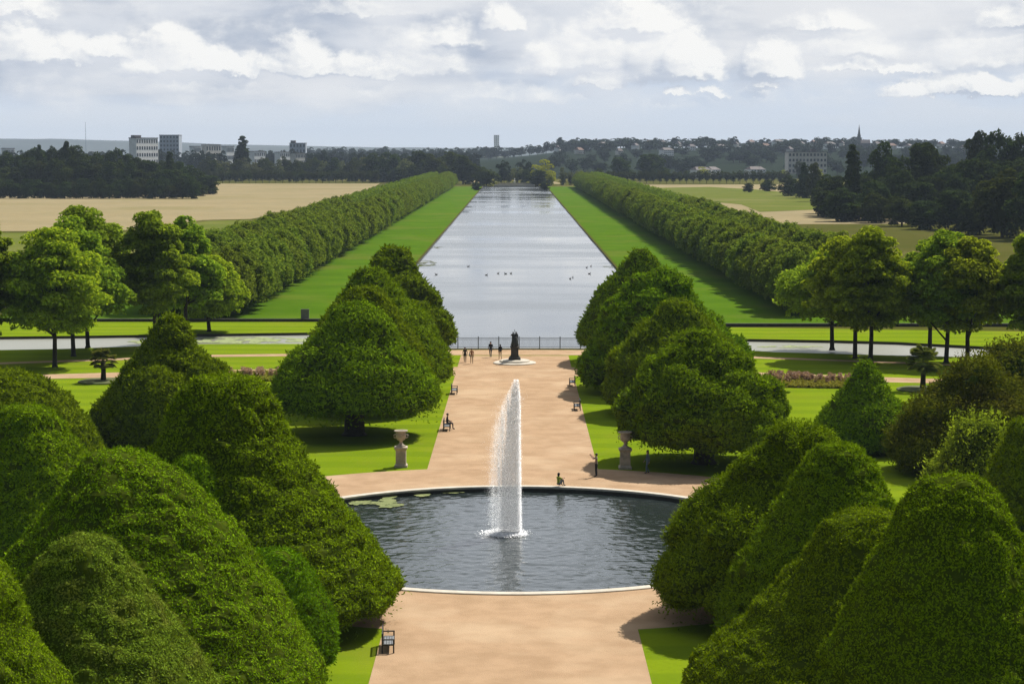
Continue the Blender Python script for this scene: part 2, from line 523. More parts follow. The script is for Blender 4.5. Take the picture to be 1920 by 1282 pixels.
def tufts(P, N, L, Wd, rg, spread=0.5):
    """little sprays standing out of the clipped surface"""
    t = unit(N + spread * rg.normal(size=P.shape) + np.array([0, 0, .25]))
    b = unit(np.cross(t, rg.normal(size=P.shape)))
    k = 0.6 + 0.8 * rg.random((len(P), 1))
    L = L * k; Wd = Wd * k
    return np.stack([P - t * L * .15, P + t * L * .5 + b * Wd / 2, P + t * L, P + t * L * .4 - b * Wd / 2], 1).reshape(-1, 3)


def sample_surface(V, Q, n, rg):
    a, b, c, d = (V[Q[:, i]] for i in range(4))
    cr = np.cross(c - a, d - b)
    ar = np.linalg.norm(cr, axis=1) / 2
    N = unit(cr)
    idx = rg.choice(len(Q), size=n, p=ar / ar.sum())
    u = rg.random((n, 1)); v = rg.random((n, 1))
    P = (a[idx] * (1 - u) + b[idx] * u) * (1 - v) + (d[idx] * (1 - u) + c[idx] * u) * v
    return P, N[idx], ar.sum()


def lathe_surface(zs, cx, rx, seed, amp, lump, fine, y0=0.0, nseg=128, ry=None, pads=0, lz=1.6, droop=0.0):
    """closed clipped-tree surface: level rings (centre cx, radius rx) pushed in and out by lumpy noise"""
    nl = len(zs)
    th = np.linspace(0, 2 * np.pi, nseg, endpoint=False)
    ry = rx if ry is None else ry
    X = cx[:, None] + rx[:, None] * np.cos(th)[None]
    Y = y0 + ry[:, None] * np.sin(th)[None]
    Z = np.repeat(zs[:, None], nseg, 1)
    P = np.stack([X, Y, Z], -1)
    # outward normals from the profile slope
    dz = np.gradient(zs); dr = np.gradient(rx)
    ln = np.sqrt(dz ** 2 + dr ** 2) + 1e-6
    nr = -dz / ln; nz = dr / ln          # profile runs downwards
    N = np.stack([nr[:, None] * np.cos(th)[None], nr[:, None] * np.sin(th)[None], np.repeat(nz[:, None], nseg, 1)], -1)
    q = P * np.array([1, 1, lz])
    w = vnoise(q / lump + 0.35 * vnoise(q / lump * 2.1 + 9, seed + 5)[..., None], seed)
    bil = np.abs(2 * w - 1) * 2 - 0.55
    w2 = np.abs(2 * vnoise(q / (lump * 0.45) + 31, seed + 1) - 1) * 2 - 0.55
    w3 = 1.6 * (vnoise(q / 0.75 + 77, seed + 2) - 0.5) + .35 * (vnoise(P / 0.27 + 57, seed + 6) - 0.5)
    if pads:
        rg = np.random.default_rng(seed + 21)
        # rounded pads of clipped growth over the surface, creased where they meet
        M = P.reshape(-1, 3); wgt = np.repeat(rx[:, None], nseg, 1).ravel() + .2
        c = M[rg.choice(len(M), pads, p=wgt / wgt.sum())]
        sz = lump * rg.uniform(.75, 1.3, pads)
        dd = np.full(len(M), 9.0)
        for cc, s_ in zip(c, sz):
            e = (M + .5 * (w2.ravel()[:, None]) * np.array([1, 1, .6]) - cc) / np.array([s_, s_, s_ / lz])
            dd = np.minimum(dd, np.sqrt((e ** 2).sum(1)))
        bil = (np.sqrt(np.clip(1.25 - np.minimum(dd, 1.1) ** 2, 0, 2)).reshape(P.shape[:2]) - .75) * 1.5
    fade = np.clip(rx / max(rx.max() * 0.25, 0.3), 0.25, 1)[:, None]
    disp = (amp * bil + amp * 0.45 * w2) * fade + fine * w3
    P = P + N * disp[..., None]
    i = np.arange(nl - 1)[:, None] * nseg; k = np.arange(nseg)[None]; k2 = (k + 1) % nseg
    Q = np.stack([i + k, i + nseg + k, i + nseg + k2, i + k2], -1).reshape(-1, 4)
    return P.reshape(-1, 3), Q


def yew_profile(rows, base_py):
    rows = np.array(rows, float)
    cxp = (rows[-1, 1] + rows[-1, 2]) / 2
    g = at(cxp, base_py)
    Y = g[1]
    prof = []
    for y, xl, xr in rows:
        x0, z = on_y(xl, y, Y); x1, _ = on_y(xr, y, Y)
        prof.append((z, (x0 + x1) / 2, (x1 - x0) / 2))
    prof = np.array(prof)
    # close the top and the underside
    top = prof[0].copy(); top[0] += 0.08; top[2] = 0.02
    b = prof[-1]
    bot = np.array([[b[0] + 0.25, b[1], b[2] * 0.6], [b[0] + 0.5, b[1], 0.05]])
    prof = np.vstack([top, prof, bot])
    s = np.concatenate([[0], np.cumsum(np.hypot(np.diff(prof[:, 0]), np.diff(prof[:, 2])))])
    n = 110
    t = np.linspace(0, s[-1], n)
    z, cx, r = (np.interp(t, s, prof[:, j]) for j in range(3))
    ker = np.array([0, 1, 2, 1, 0.]) / 4
    for arr in (z, cx, r):
        e = np.concatenate([[arr[0]] * 2, arr, [arr[-1]] * 2]); arr[:] = np.convolve(e, ker, 'valid')
    return z, cx, r, Y


YEWS = []


def yew(rows, base_py, label, m=None, amp=0.10, lump=1.6, fine=0.09, fringe=0.25, trunk=True, loose=0.0, cov=1.9, lz=1.6, pads=0, lobes=(), name='yew_tree', cat='yew tree', group='clipped yew trees'):
    m = m or F_YEW
    seed = len(YEWS) * 13 + 3
    rg = np.random.default_rng(seed)
    z, cx, r, Y = yew_profile(rows, base_py)
    bx = float(cx[-1])
    root = thing(name, label, cat, (bx, Y, 0), 0, group)
    YEWS.append((bx, Y, float(r.max())))
    V, Q = lathe_surface(z, cx - bx, r, seed, amp, lump, fine, lz=lz, pads=pads)
    Vs, Qs = [V], [Q]
    for (lx, ly, lzz, lr, lh) in lobes:         # px centre x, px centre y, metres towards the camera, radius m, half height m
        x0, z0 = on_y(lx, ly, Y - lzz)
        tt = np.linspace(0.02, math.pi - 0.02, 26)
        zz = z0 + lh * np.cos(tt); rr = lr * np.sin(tt)
        v2, q2 = lathe_surface(zz, np.full(26, x0 - bx), rr, seed + 50 + len(Vs), amp * 0.6, lump * 0.7, fine, y0=-lzz, nseg=48, lz=lz)
        q2 = q2 + sum(len(v) for v in Vs); Vs.append(v2); Qs.append(q2)
    V = np.vstack(Vs); Q = np.vstack(Qs)
    L = max(0.10, 0.0015 * Y)
    area = sample_surface(V, Q, 10, rg)[2]
    n = int(cov * area / (0.25 * L * L))
    n = min(n, 120000)
    P, N, _ = sample_surface(V, Q, n, rg)
    # leaf sprays cluster: thin them out in the hollows of a fine noise
    keep = 0.6 * vnoise(P / (L * 2.2) + 5, seed + 8) + 0.4 * vnoise(P / (L * 5.5) + 15, seed + 9) + 0.25 * rg.random(n) > 0.45
    P, N = P[keep], N[keep]
    out = np.abs(rg.normal(size=(len(P), 1))) * L * 0.14
    if loose:
        out = out + loose * rg.random((len(P), 1)) ** 2.5
    P = P + N * out + np.array([0, 0, 1]) * out * 0.3
    sp = rg.random(len(P)) < .10
    LV = [leaf_quads(P[~sp], N[~sp], L, L * 0.5, 0.22, rg), tufts(P[sp], N[sp], L * 1.3, L * .55, rg)]
    if fringe:
        zb = z.min(); rb = r.max()
        nf = int(900 * fringe / 0.25 * rb / 6)
        low = np.where((P[:, 2] < zb + 0.9))[0]
        if len(low) > 20:
            pf = P[rg.choice(low, nf)]
            pf = pf + np.stack([rg.normal(size=nf) * .2, rg.normal(size=nf) * .2, -fringe * 2.2 * rg.random(nf) ** 2 * (0.3 + vnoise(pf / 0.9, seed + 4) * 1.4)], -1)
            LV.append(leaf_quads(pf, np.tile([0, -0.3, 0.6], (nf, 1)) + rg.normal(size=(nf, 3)) * .5, L * 1.3, L * 0.45, 0.6, rg))
    LV = np.vstack(LV)
    LQ = np.arange(len(LV)).reshape(-1, 4) + len(V)
    mi = np.concatenate([np.ones(len(Q)), np.zeros(len(LQ))])
    me = np_mesh('crown', np.vstack([V, LV]), np.vstack([Q, LQ]), mats=[m, M_YEWSHADE], midx=mi)
    link('crown', me, root)
    if trunk:
        b = MB(); zt = max(float(z.min()) + 1.2, 1.6); rt = 0.13 * float(r.max()) * 0.75 + .12
        b.tube([(0, 0, -0.05), (0, 0, 0.25), (0.05, 0, zt * 0.6), (0, 0.05, zt)], [rt * 1.45, rt * 1.08, rt, rt * 1.25], 12)
        for k in range(5):
            a = k * 1.26 + seed
            b.tube([(0, 0, zt * 0.75), (math.cos(a) * r.max() * .25, math.sin(a) * r.max() * .25, zt + .5), (math.cos(a) * r.max() * .5, math.sin(a) * r.max() * .5, zt + .9)], [rt * .55, rt * .4, rt * .2], 7)
        b.build('trunk', M_BARK, root, True)
    return root


def leafy_crown(h, rad, z0, nclump, per, leaf, seed, flat=0.75, shape='round', clump=.28):
    """leaf clumps spread through a crown between heights z0 and h; returns leaf vertices and clump centres"""
    rg = np.random.default_rng(seed)
    zc = (h + z0) / 2; hz = (h - z0) / 2
    C = []
    while len(C) < nclump:
        p = rg.uniform(-1, 1, 3)
        q = np.linalg.norm(p)
        if q > 1 or q < 0.35 and rg.random() < 0.7: continue
        x, y, z = p
        if shape == 'egg':      # widest low down, narrowing to the top
            s = np.interp(z, [-1, -.6, -.1, .5, 1], [1.2, 1.25, 1.08, .84, .6])
        elif shape == 'tall':
            s = np.interp(z, [-1, -.5, .5, 1], [.9, 1.15, .95, .7])
        elif shape == 'hedge':
            s = np.interp(z, [-1, -.8, .2, 1], [1.3, 1.4, 1.15, .95])
        else:
            s = 1.0
        C.append((x * rad * s * .84, y * rad * s * .84, zc + z * hz * .86))
    C = np.array(C)
    cr = rad * clump * rg.uniform(0.5, 1.4, nclump)
    P, N = [], []
    for c, r_ in zip(C, cr):
        m_ = int(per * (r_ / (rad * clump)) ** 2)
        d = unit(rg.normal(size=(m_, 3)))
        d[:, 2] = np.where(d[:, 2] < -0.35, -d[:, 2], d[:, 2])
        rr = r_ * rg.uniform(0.72, 1.06, (m_, 1))
        p = c + d * rr * np.array([1, 1, flat])
        P.append(p)
        N.append(d * 0.7 + np.array([0, 0, 0.55]))
    P = np.vstack(P); N = np.vstack(N)
    V = leaf_quads(P, N, leaf, leaf * 0.62, 0.55, rg)
    return V, C


def tree_meshes(h, rad, z0, nclump, per, leaf, seed, fmat, trunk_r, shape='round', flat=.75, limbs=7, clump=.28):
    V, C = leafy_crown(h, rad, z0, nclump, per, leaf, seed, flat, shape, clump)
    crown = np_mesh('crown', V, np.arange(len(V)).reshape(-1, 4), mats=[fmat])
    b = MB(); rg = random.Random(seed)
    zt = z0 + (h - z0) * 0.62
    b.tube([(0, 0, -0.1), (0, 0, .3), (rg.uniform(-.1, .1), rg.uniform(-.1, .1), z0 + .5), (rg.uniform(-.2, .2), rg.uniform(-.2, .2), zt)], [trunk_r * 1.5, trunk_r, trunk_r * .85, trunk_r * .3], 9)
    for k in range(limbs):
        c = C[rg.randrange(len(C))]
        zs = rg.uniform(z0 * 0.8, zt * 0.8)
        b.tube([(0, 0, zs), (c[0] * .5, c[1] * .5, (zs + c[2]) / 2 + .2), tuple(c)], [trunk_r * .45, trunk_r * .28, trunk_r * .08], 6)
    trunk = b.mesh('trunk', M_BARK, True)
    return crown, trunk


def one_mesh_tree(h, rad, z0, nclump, per, leaf, seed, fmat, shape='round', core_r=.46, core_h=.48):
    """a far tree: leaves and trunk in one mesh"""
    V, C = leafy_crown(h, rad, z0, nclump, per, leaf, seed, .8, shape)
    # a rough dark core so that the sky does not show through the middle
    n, m_ = 10, 7
    tt = np.linspace(0.15, math.pi - .15, m_); th = np.linspace(0, 2 * math.pi, n, endpoint=False)
    zc, hz = (h + z0) / 2 - .06 * h, (h - z0) / 2 * core_h
    core = np.array([[math.sin(t) * math.cos(a) * rad * core_r, math.sin(t) * math.sin(a) * rad * core_r, zc + hz * math.cos(t)] for t in tt for a in th])
    cq = [(i * n + k, (i + 1) * n + k, (i + 1) * n + (k + 1) % n, i * n + (k + 1) % n) for i in range(m_ - 1) for k in range(n)]
    tr = .022; n2 = 6
    tv = np.array([[math.cos(k * 2 * math.pi / n2) * tr, math.sin(k * 2 * math.pi / n2) * tr, zz] for zz in (-.3, zc) for k in range(n2)])
    tq = [(k, (k + 1) % n2, n2 + (k + 1) % n2, n2 + k) for k in range(n2)]
    nl = len(V) // 4
    VV = np.vstack([V, core, tv])
    QQ = np.vstack([np.arange(len(V)).reshape(-1, 4), np.array(cq) + len(V), np.array(tq) + len(V) + len(core)])
    mi = np.concatenate([np.zeros(nl), np.zeros(len(cq)), np.ones(len(tq))])
    return np_mesh('tree', VV, QQ, mats=[fmat, M_BARK], midx=mi)


# ================================================================== SETTING: ground, water, paths
def flat_poly(name, loops, z, m, kind='structure', label=None, side=None):
    """level sheet from an outline and holes; side = depth of the vertical edge below it"""
    vs = [[Vector((p[0], p[1], 0)) for p in lp] for lp in loops]
    tris = tessellate_polygon(vs)
    flat = [v for lp in vs for v in lp]
    V = [(v.x, v.y, z) for v in flat]
    F = []
    for t in tris:
        a, b, c = (flat[i] for i in t)
        F.append(tuple(t) if (b - a).cross(c - a).z > 0 else tuple(t)[::-1])
    n0 = len(V); mi = [0] * len(F)
    if side:
        off = 0
        for lp in vs:
            n = len(lp)
            base = len(V)
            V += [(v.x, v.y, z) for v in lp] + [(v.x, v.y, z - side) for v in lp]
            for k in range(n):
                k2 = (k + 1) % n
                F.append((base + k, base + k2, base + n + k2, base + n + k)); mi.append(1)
    me = bpy.data.meshes.new(name); me.from_pydata(V, [], F)
    me.materials.append(m); me.materials.append(M_WALLDARK)
    me.polygons.foreach_set('material_index', mi)
    me.update()
    o = link(name, me)
    return tag(o, label, None, None, kind)


dn, df = at(965, 1116)[1], at(965, 911)[1]
PC = (0.0, (dn + df) / 2)          # pond centre
PR = (df - dn) / 2                 # outer radius of the kerb


def circle(c, r, n=128, ry=None):
    return [(c[0] + r * math.cos(2 * math.pi * k / n), c[1] + (ry or r) * math.sin(2 * math.pi * k / n)) for k in range(n)]


near_edge = [at(*p)[:2] for p in ((0, 656), (117, 654), (243, 649.5), (373, 645), (560, 644.5))]
near_r = [at(*p)[:2] for p in ((1393, 656), (1453, 660), (1570, 663), (1713, 667.5), (1813, 669), (1910, 672.5))]
far_l = [at(px, py, -0.32)[:2] for px, py in ((0, 636), (167, 634), (367, 631), (590, 628))]
far_r = [at(px, py, -0.32)[:2] for px, py in ((1390, 640), (1570, 643), (1680, 646), (1907, 658))]
RAIL_Y = at(965, 655)[1] + 0.25
CAN = 20.8
EDGE = [(-400, 205), (-120, 226)] + [tuple(p) for p in near_edge] + [(-CAN - 2, RAIL_Y + 3), (-CAN, RAIL_Y), (CAN, RAIL_Y), (CAN + 2, RAIL_Y + 2)] + [tuple(p) for p in near_r] + [(120, 196), (400, 150)]
ground = flat_poly('ground', [[(-9000, -300), (9000, -300), (9000, 11500), (-9000, 11500)]], -1.4, M_PARK)
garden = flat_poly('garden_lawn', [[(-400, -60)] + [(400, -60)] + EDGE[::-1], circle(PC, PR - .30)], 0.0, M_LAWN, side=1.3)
CAN_END = at(965, 349.5)[1]
FARL = [(-8800, 150)] + [(-400, 215), (-120, 240)] + [tuple(p) for p in far_l] + [(-CAN, far_l[-1][1] + .6)]
FARR = [(CAN, far_r[0][1] + .8)] + [tuple(p) for p in far_r] + [(120, 205), (400, 158), (8800, 60)]
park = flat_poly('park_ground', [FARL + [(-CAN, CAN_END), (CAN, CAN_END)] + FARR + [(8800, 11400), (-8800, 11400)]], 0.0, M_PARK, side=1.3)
water = flat_poly('canal_water', [[(-CAN - 1, 225), (CAN + 1, 225), (CAN + 1, CAN_END + 1), (-CAN - 1, CAN_END + 1)]], -0.32, M_CANAL)
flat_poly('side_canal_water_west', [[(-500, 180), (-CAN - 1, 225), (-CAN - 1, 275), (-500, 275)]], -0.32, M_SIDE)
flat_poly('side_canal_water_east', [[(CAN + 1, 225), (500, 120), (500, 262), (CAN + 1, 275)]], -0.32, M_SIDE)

# grass strips between canal and lime avenue, terraced bright lawn at their near ends, fields
yl, yr = at(500, 603.5)[1], at(1420, 612.5)[1]
flat_poly('bank_grass_west', [[(-CAN - .5, yl + .3), (-CAN - .5, CAN_END - 12), (-75, CAN_END - 12), (-75, yl + .3)]], 0.02, M_BANK)
flat_poly('bank_grass_east', [[(CAN + .5, yr + .3), (78, yr + .3), (78, CAN_END - 12), (CAN + .5, CAN_END - 12)]], 0.02, M_BANK)
flat_poly('terrace_lawn_west', [[tuple(p) for p in far_l] + [(-CAN - .3, far_l[-1][1] + 1), (-CAN - .3, yl), (-90, yl + 1), (-120, yl - 5)]], 0.02, M_LAWN)
flat_poly('terrace_lawn_east', [[(CAN + .3, far_r[0][1] + 1)] + [tuple(p) for p in far_r] + [(120, 225), (110, yr - 14), (CAN + .3, yr)]], 0.02, M_LAWN)


def px_poly(name, pts, z, m):
    return flat_poly(name, [[tuple(at(x, y)[:2]) for x, y in pts]], z, m)


px_poly('dry_field_west', [(-700, 344.5), (712, 344.5), (700, 352), (640, 372), (560, 395), (470, 411), (380, 413), (240, 432), (-200, 436), (-700, 430)], 0.06, M_TAN)
px_poly('meadow_west', [(-300, 440), (240, 436), (392, 415), (470, 413), (425, 440), (330, 475), (-300, 520)], 0.10, M_GREENF)
px_poly('dry_field_east', [(1150, 347), (1500, 346), (1700, 360), (1700, 420), (1440, 421), (1330, 400), (1250, 375), (1190, 354)], 0.06, M_TAN)
px_poly('meadow_east', [(1215, 353), (1330, 351), (1420, 356), (1560, 370), (1570, 392), (1425, 398), (1390, 384), (1300, 376), (1250, 370)], 0.12, M_GREENF)
px_poly('far_path_west', [(872, 341), (890, 338.5), (905, 342), (880, 344)], 0.10, M_TAN)
px_poly('far_path_east', [(1022, 345.5), (1060, 345.5), (1040, 341), (1022, 341)], 0.10, M_TAN)

# gravel: ring round the pond, long walk, cross paths, terrace before the railing
flat_poly('gravel_ring', [circle(PC, 26.0, 160), circle(PC, PR - .02, 128)], 0.010, M_GRAVEL)
walk_a = [(-6.6, 40), (6.2, 40), (6.2, PC[1] - 20), (4.0, PC[1] - PR - .1)]
far_y, near_y = at(965, 655.5)[1] - .05, PC[1]
flat_poly('gravel_walk_near', [[(-6.6, 40), (6.2, 40), (6.2, PC[1] - math.sqrt(26 ** 2 - 6.2 ** 2) + .6), (-6.6, PC[1] - math.sqrt(26 ** 2 - 6.6 ** 2) + .6)]], 0.016, M_GRAVEL)
flat_poly('gravel_walk_far', [[(-6.6, PC[1] + 24.8), (6.3, PC[1] + 24.8), (6.3, at(965, 667)[1]), (-6.3, at(965, 667)[1])]], 0.016, M_GRAVEL)


def ribbon(name, pts, z, m):
    up = [tuple(at(x, y - h)[:2]) for x, y, h in pts]; lo = [tuple(at(x, y + h)[:2]) for x, y, h in pts]
    return flat_poly(name, [lo + up[::-1]], z, m)


ribbon('gravel_cross_path', [(-80, 710, 4), (77, 706.5, 4), (223, 703, 4.8), (405, 699, 5), (523, 697.5, 5.5), (700, 697, 6), (850, 696, 8), (965, 696, 8), (1080, 697, 8), (1250, 700, 6), (1427, 704, 5.5), (1590, 710, 5), (1773, 715, 4), (2000, 724, 4)], 0.022, M_GRAVEL)
ribbon('gravel_terrace', [(-80, 684, 1.6), (100, 678, 1.6), (388, 667.5, 2), (540, 665.8, 2.2), (700, 663, 3), (800, 661.3, 4.5), (965, 661, 5.2), (1150, 661.3, 4.5), (1250, 664, 3), (1400, 669.5, 2), (1450, 671.5, 1.8), (1570, 676, 1.3), (1750, 683, 1.2), (2000, 695, 1.2)], 0.028, M_GRAVEL)

# pond: wavy water surface, dark inner wall, pale kerb
gx = np.linspace(-PR, PR, 300)
GX, GY = np.meshgrid(gx, gx, indexing='ij')
Pw = np.stack([GX + PC[0], GY + PC[1], np.zeros_like(GX)], -1)
hz_ = 0.34 * 0.07 * (vnoise(Pw / np.array([1.5, 1.15, 1]) + 3, 1) - .5) + 0.40 * 0.055 * (vnoise(Pw / np.array([.75, .6, 1]) + 11, 2) - .5) + 0.03 * (vnoise(Pw / .36 + 4, 3) - .5)
rr_ = np.hypot(GX - 0.0, GY)
Pw[..., 2] = -0.30 + hz_ * np.clip(1.0 + 0.5 * vnoise(Pw / 7.0, 6), 0.6, 1.6)
inside = rr_ < PR - .2
n_ = len(gx)
ii, jj = np.meshgrid(np.arange(n_ - 1), np.arange(n_ - 1), indexing='ij')
ok = inside[:-1, :-1] | inside[1:, 1:] | inside[1:, :-1] | inside[:-1, 1:]
qi = np.stack([ii * n_ + jj, (ii + 1) * n_ + jj, (ii + 1) * n_ + jj + 1, ii * n_ + jj + 1], -1)[ok]
tag(link('pond_water', np_mesh('pond_water', Pw.reshape(-1, 3), qi, mats=[M_POND], smooth=True)), kind='structure')
b = MB()
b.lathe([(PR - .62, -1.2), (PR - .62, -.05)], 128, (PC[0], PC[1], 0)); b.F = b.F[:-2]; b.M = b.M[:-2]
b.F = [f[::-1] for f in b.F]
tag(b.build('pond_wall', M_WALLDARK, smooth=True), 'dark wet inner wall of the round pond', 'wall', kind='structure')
b = MB()
b.lathe([(PR - .60, -.08), (PR - .60, .06), (PR - .57, .09), (PR - .04, .09), (PR, .06), (PR, -.05)], 128, (PC[0], PC[1], 0)); b.F = b.F[:-2]; b.M = b.M[:-2]
tag(b.build('pond_kerb', M_STONE), 'pale stone kerb ringing the round pond', 'kerb', kind='structure')

# distant terrain
def hill_z(x, y):
    s = lambda v: np.clip(v, 0, 1) ** 2 * (3 - 2 * np.clip(v, 0, 1))
    e = 27 * s((y - 1750) / 1250) * s((x + 120 - (y - 1750) * 0.02) / 260)
    w = 7 * s((y - 1750) / 900)
    return e + w * (1 - s((x + 120) / 260))


xs = np.linspace(-2600, 2600, 90); ys = np.linspace(1600, 4600, 50)
HX, HY = np.meshgrid(xs, ys, indexing='ij')
HZ = hill_z(HX, HY) + 0.05
HZ[:, 0] = -0.5; HZ[:, -1] = -1
qi = [(i * 50 + j, (i + 1) * 50 + j, (i + 1) * 50 + j + 1, i * 50 + j + 1) for i in range(89) for j in range(49)]
tag(link('hill_terrain', np_mesh('hill_terrain', np.stack([HX, HY, HZ], -1).reshape(-1, 3), qi, mats=[M_HILL], smooth=True)), kind='structure')
M_RIDGE = mat('ridge_woods', (.030, .042, .040), 0.95, (.045, .058, .055), 0.004, 6)  # bluish base puts far haze into the colour
xs = np.linspace(-6000, 6000, 160)
prof = np.interp(xs, [-6000, -2400, -1900, -1500, -1100, -700, 0, 2500, 6000], [70, 74, 66, 58, 44, 36, 30, 34, 40])
prof = prof + 5 * (vnoise(np.stack([xs / 130, xs * 0, xs * 0], -1), 4) - .5) + 3 * (vnoise(np.stack([xs / 40, xs * 0 + 3, xs * 0], -1), 5) - .5)
V = []
for y, k in ((7000, 0), (7500, .8), (8000, 1.0), (8600, .9), (9400, 0)):
    V += [(x, y, p * k - .5 * (k == 0)) for x, p in zip(xs, prof)]
qi = [(j * 160 + i, j * 160 + i + 1, (j + 1) * 160 + i + 1, (j + 1) * 160 + i) for j in range(4) for i in range(159)]
tag(link('distant_hills', np_mesh('distant_hills', V, qi, mats=[M_RIDGE], smooth=True)), kind='structure')

# ================================================================== YEWS
# --- along the walk, west side
yew([(573, 652, 694), (579, 636, 704), (600, 618, 724), (622, 599, 737), (640, 582, 747), (663, 555, 765), (693, 527, 794), (717, 512, 815), (742, 505, 822), (756, 512, 816)], 815,
    'broad shaggy mushroom shaped yew with dark trunk behind the left stone urn', amp=.30, lump=1.6, fringe=.5, lz=2.0, loose=.35, pads=75)
yew([(543, 668, 705), (552, 652, 716), (574, 634, 735), (604, 608, 752), (634, 585, 777), (669, 567, 795), (705, 556, 812), (722, 562, 806)], 772,
    'narrow yew squeezed directly behind the shaggy mushroom yew with the trunk', F_YEW, amp=.22, lump=1.5, lz=1.7, loose=.2, pads=70)
yew([(505, 682, 715), (512, 668, 724), (530, 657, 740), (560, 634, 764), (590, 612, 801), (628, 590, 822), (663, 575, 840), (690, 566, 850), (705, 570, 847)], 735,
    'tall two-shouldered yew third along the left side of the walk, bench at its foot', amp=.16, lump=1.9, lz=1.5, pads=60)
yew([(467, 728, 758), (472, 714, 768), (485, 702, 780), (509, 692, 791), (536, 682, 806), (560, 672, 822), (582, 662, 838), (605, 652, 852), (623, 645, 860), (640, 650, 856)], 676,
    'farthest yew on the left of the walk, reaching the railing by the canal', amp=.58, lump=2.0, lz=1.5, pads=45)
# --- along the walk, east side
yew([(628, 1303, 1345), (634, 1285, 1362), (655, 1260, 1380), (681, 1222, 1402), (700, 1207, 1425), (720, 1190, 1448), (742, 1174, 1464), (762, 1161, 1472), (790, 1160, 1477), (808, 1170, 1470), (820, 1200, 1440)], 868,
    'huge cloud-clipped yew on a bare dark trunk behind the right stone urn', amp=.52, lump=1.8, fringe=.5, lz=1.9, loose=.2, pads=70)
yew([(562, 1255, 1280), (568, 1243, 1292), (594, 1220, 1316), (621, 1192, 1345), (645, 1167, 1370), (671, 1146, 1400), (705, 1135, 1420), (735, 1131, 1425), (750, 1138, 1418)], 775,
    'lumpy yew second on the right of the walk, behind the huge cloud-clipped one', amp=.32, lump=1.8, lz=1.7, pads=70)
yew([(502, 1225, 1262), (507, 1212, 1276), (527, 1188, 1296), (560, 1160, 1315), (594, 1125, 1348), (628, 1107, 1380), (655, 1095, 1396), (675, 1084, 1404), (692, 1085, 1400), (706, 1095, 1392)], 732,
    'deeply tiered yew third on the right of the walk, with bulging layers', amp=.70, lump=2.1, lz=1.9, pads=55)
yew([(468, 1193, 1213), (476, 1184, 1222), (490, 1172, 1230), (510, 1155, 1240), (540, 1128, 1258), (577, 1107, 1280), (604, 1093, 1300), (626, 1083, 1315), (642, 1086, 1312)], 678,
    'pointed smooth yew farthest on the right of the walk, beside the canal railing', amp=.14, lump=2.0)
# --- around the pond and near corner, west
yew([(708, 400, 465), (715, 370, 490), (735, 345, 503), (775, 322, 522), (850, 285, 562), (905, 255, 602), (950, 228, 642), (1000, 195, 682), (1045, 165, 716), (1085, 140, 742), (1106, 132, 751), (1124, 150, 732)], 1166,
    'very large flat-topped conical yew overhanging the left side of the pond', amp=.22, lump=1.2, lz=2.0, fringe=.35, loose=.12)
yew([(594, 308, 332), (600, 298, 342), (617, 284, 355), (653, 268, 380), (685, 241, 397), (710, 222, 408), (747, 203, 425), (782, 178, 445), (805, 177, 450), (822, 190, 440)], 850,
    'dark bumpy yew with a round shoulder in front, on the left lawn', amp=.42, lump=1.5, lz=1.6, pads=60, lobes=((292, 760, 3.4, 2.9, 3.1), (225, 790, 2.0, 2.3, 2.2), (385, 740, 2.0, 2.4, 2.6)))
yew([(697, -20, 40), (702, -55, 58), (715, -75, 82), (735, -98, 112), (760, -120, 137), (790, -140, 158), (820, -158, 180), (845, -168, 193), (860, -165, 190)], 885,
    'rounded yew cut by the left edge of the view, behind the squared one', amp=.22, lump=1.5)
yew([(764, 25, 85), (770, 8, 97), (797, -10, 115), (827, -32, 140), (850, -48, 156), (900, -78, 190), (960, -110, 225), (1010, -130, 245), (1030, -125, 240)], 1050,
    'flat-topped yew at the left edge, in front of the rounded one', F_YEW, amp=.14, lump=1.4)
yew([(847, 190, 250), (853, 168, 268), (870, 150, 305), (897, 138, 352), (947, 100, 400), (1000, 52, 443), (1060, 0, 483), (1127, -50, 533), (1193, -90, 567), (1250, -120, 600), (1280, -130, 612), (1300, -125, 605)], 1335,
    'massive smooth conical yew in the left foreground, tallest of those in front', amp=.15, lump=1.2)
yew([(857, 345, 385), (864, 333, 392), (880, 325, 400), (923, 308, 421), (963, 285, 444), (997, 262, 472), (1030, 240, 500), (1080, 215, 525), (1120, 210, 530)], 1200,
    'slim yew tip showing between the two biggest left yews', amp=.10, lump=1.3)
yew([(1031, 500, 535), (1038, 478, 553), (1052, 455, 572), (1085, 432, 592), (1127, 415, 613), (1180, 402, 630), (1215, 402, 629), (1240, 410, 618)], 1262,
    'small fresh green dome of yew beside the near left bench', F_YEWLOBE, amp=.07, lump=1.5)
yew([(1004, 135, 190), (1010, 118, 207), (1033, 88, 230), (1060, 70, 247), (1103, 38, 276), (1137, 15, 300), (1177, -12, 333), (1227, -45, 367), (1280, -85, 403), (1350, -130, 445), (1420, -165, 480), (1460, -175, 490)], 1480,
    'dull olive yew with a rounded top and thin brown patches, bottom left', F_YEWDULL, amp=.12, lump=1.1)
yew([(1040, -110, -40), (1050, -140, -12), (1080, -175, 23), (1113, -190, 37), (1167, -210, 50), (1200, -225, 64), (1240, -255, 94), (1282, -290, 130), (1350, -330, 175), (1450, -380, 225), (1520, -390, 235)], 1560,
    'yew slope filling the bottom left corner of the view', amp=.14, lump=1.2, lz=1.4)
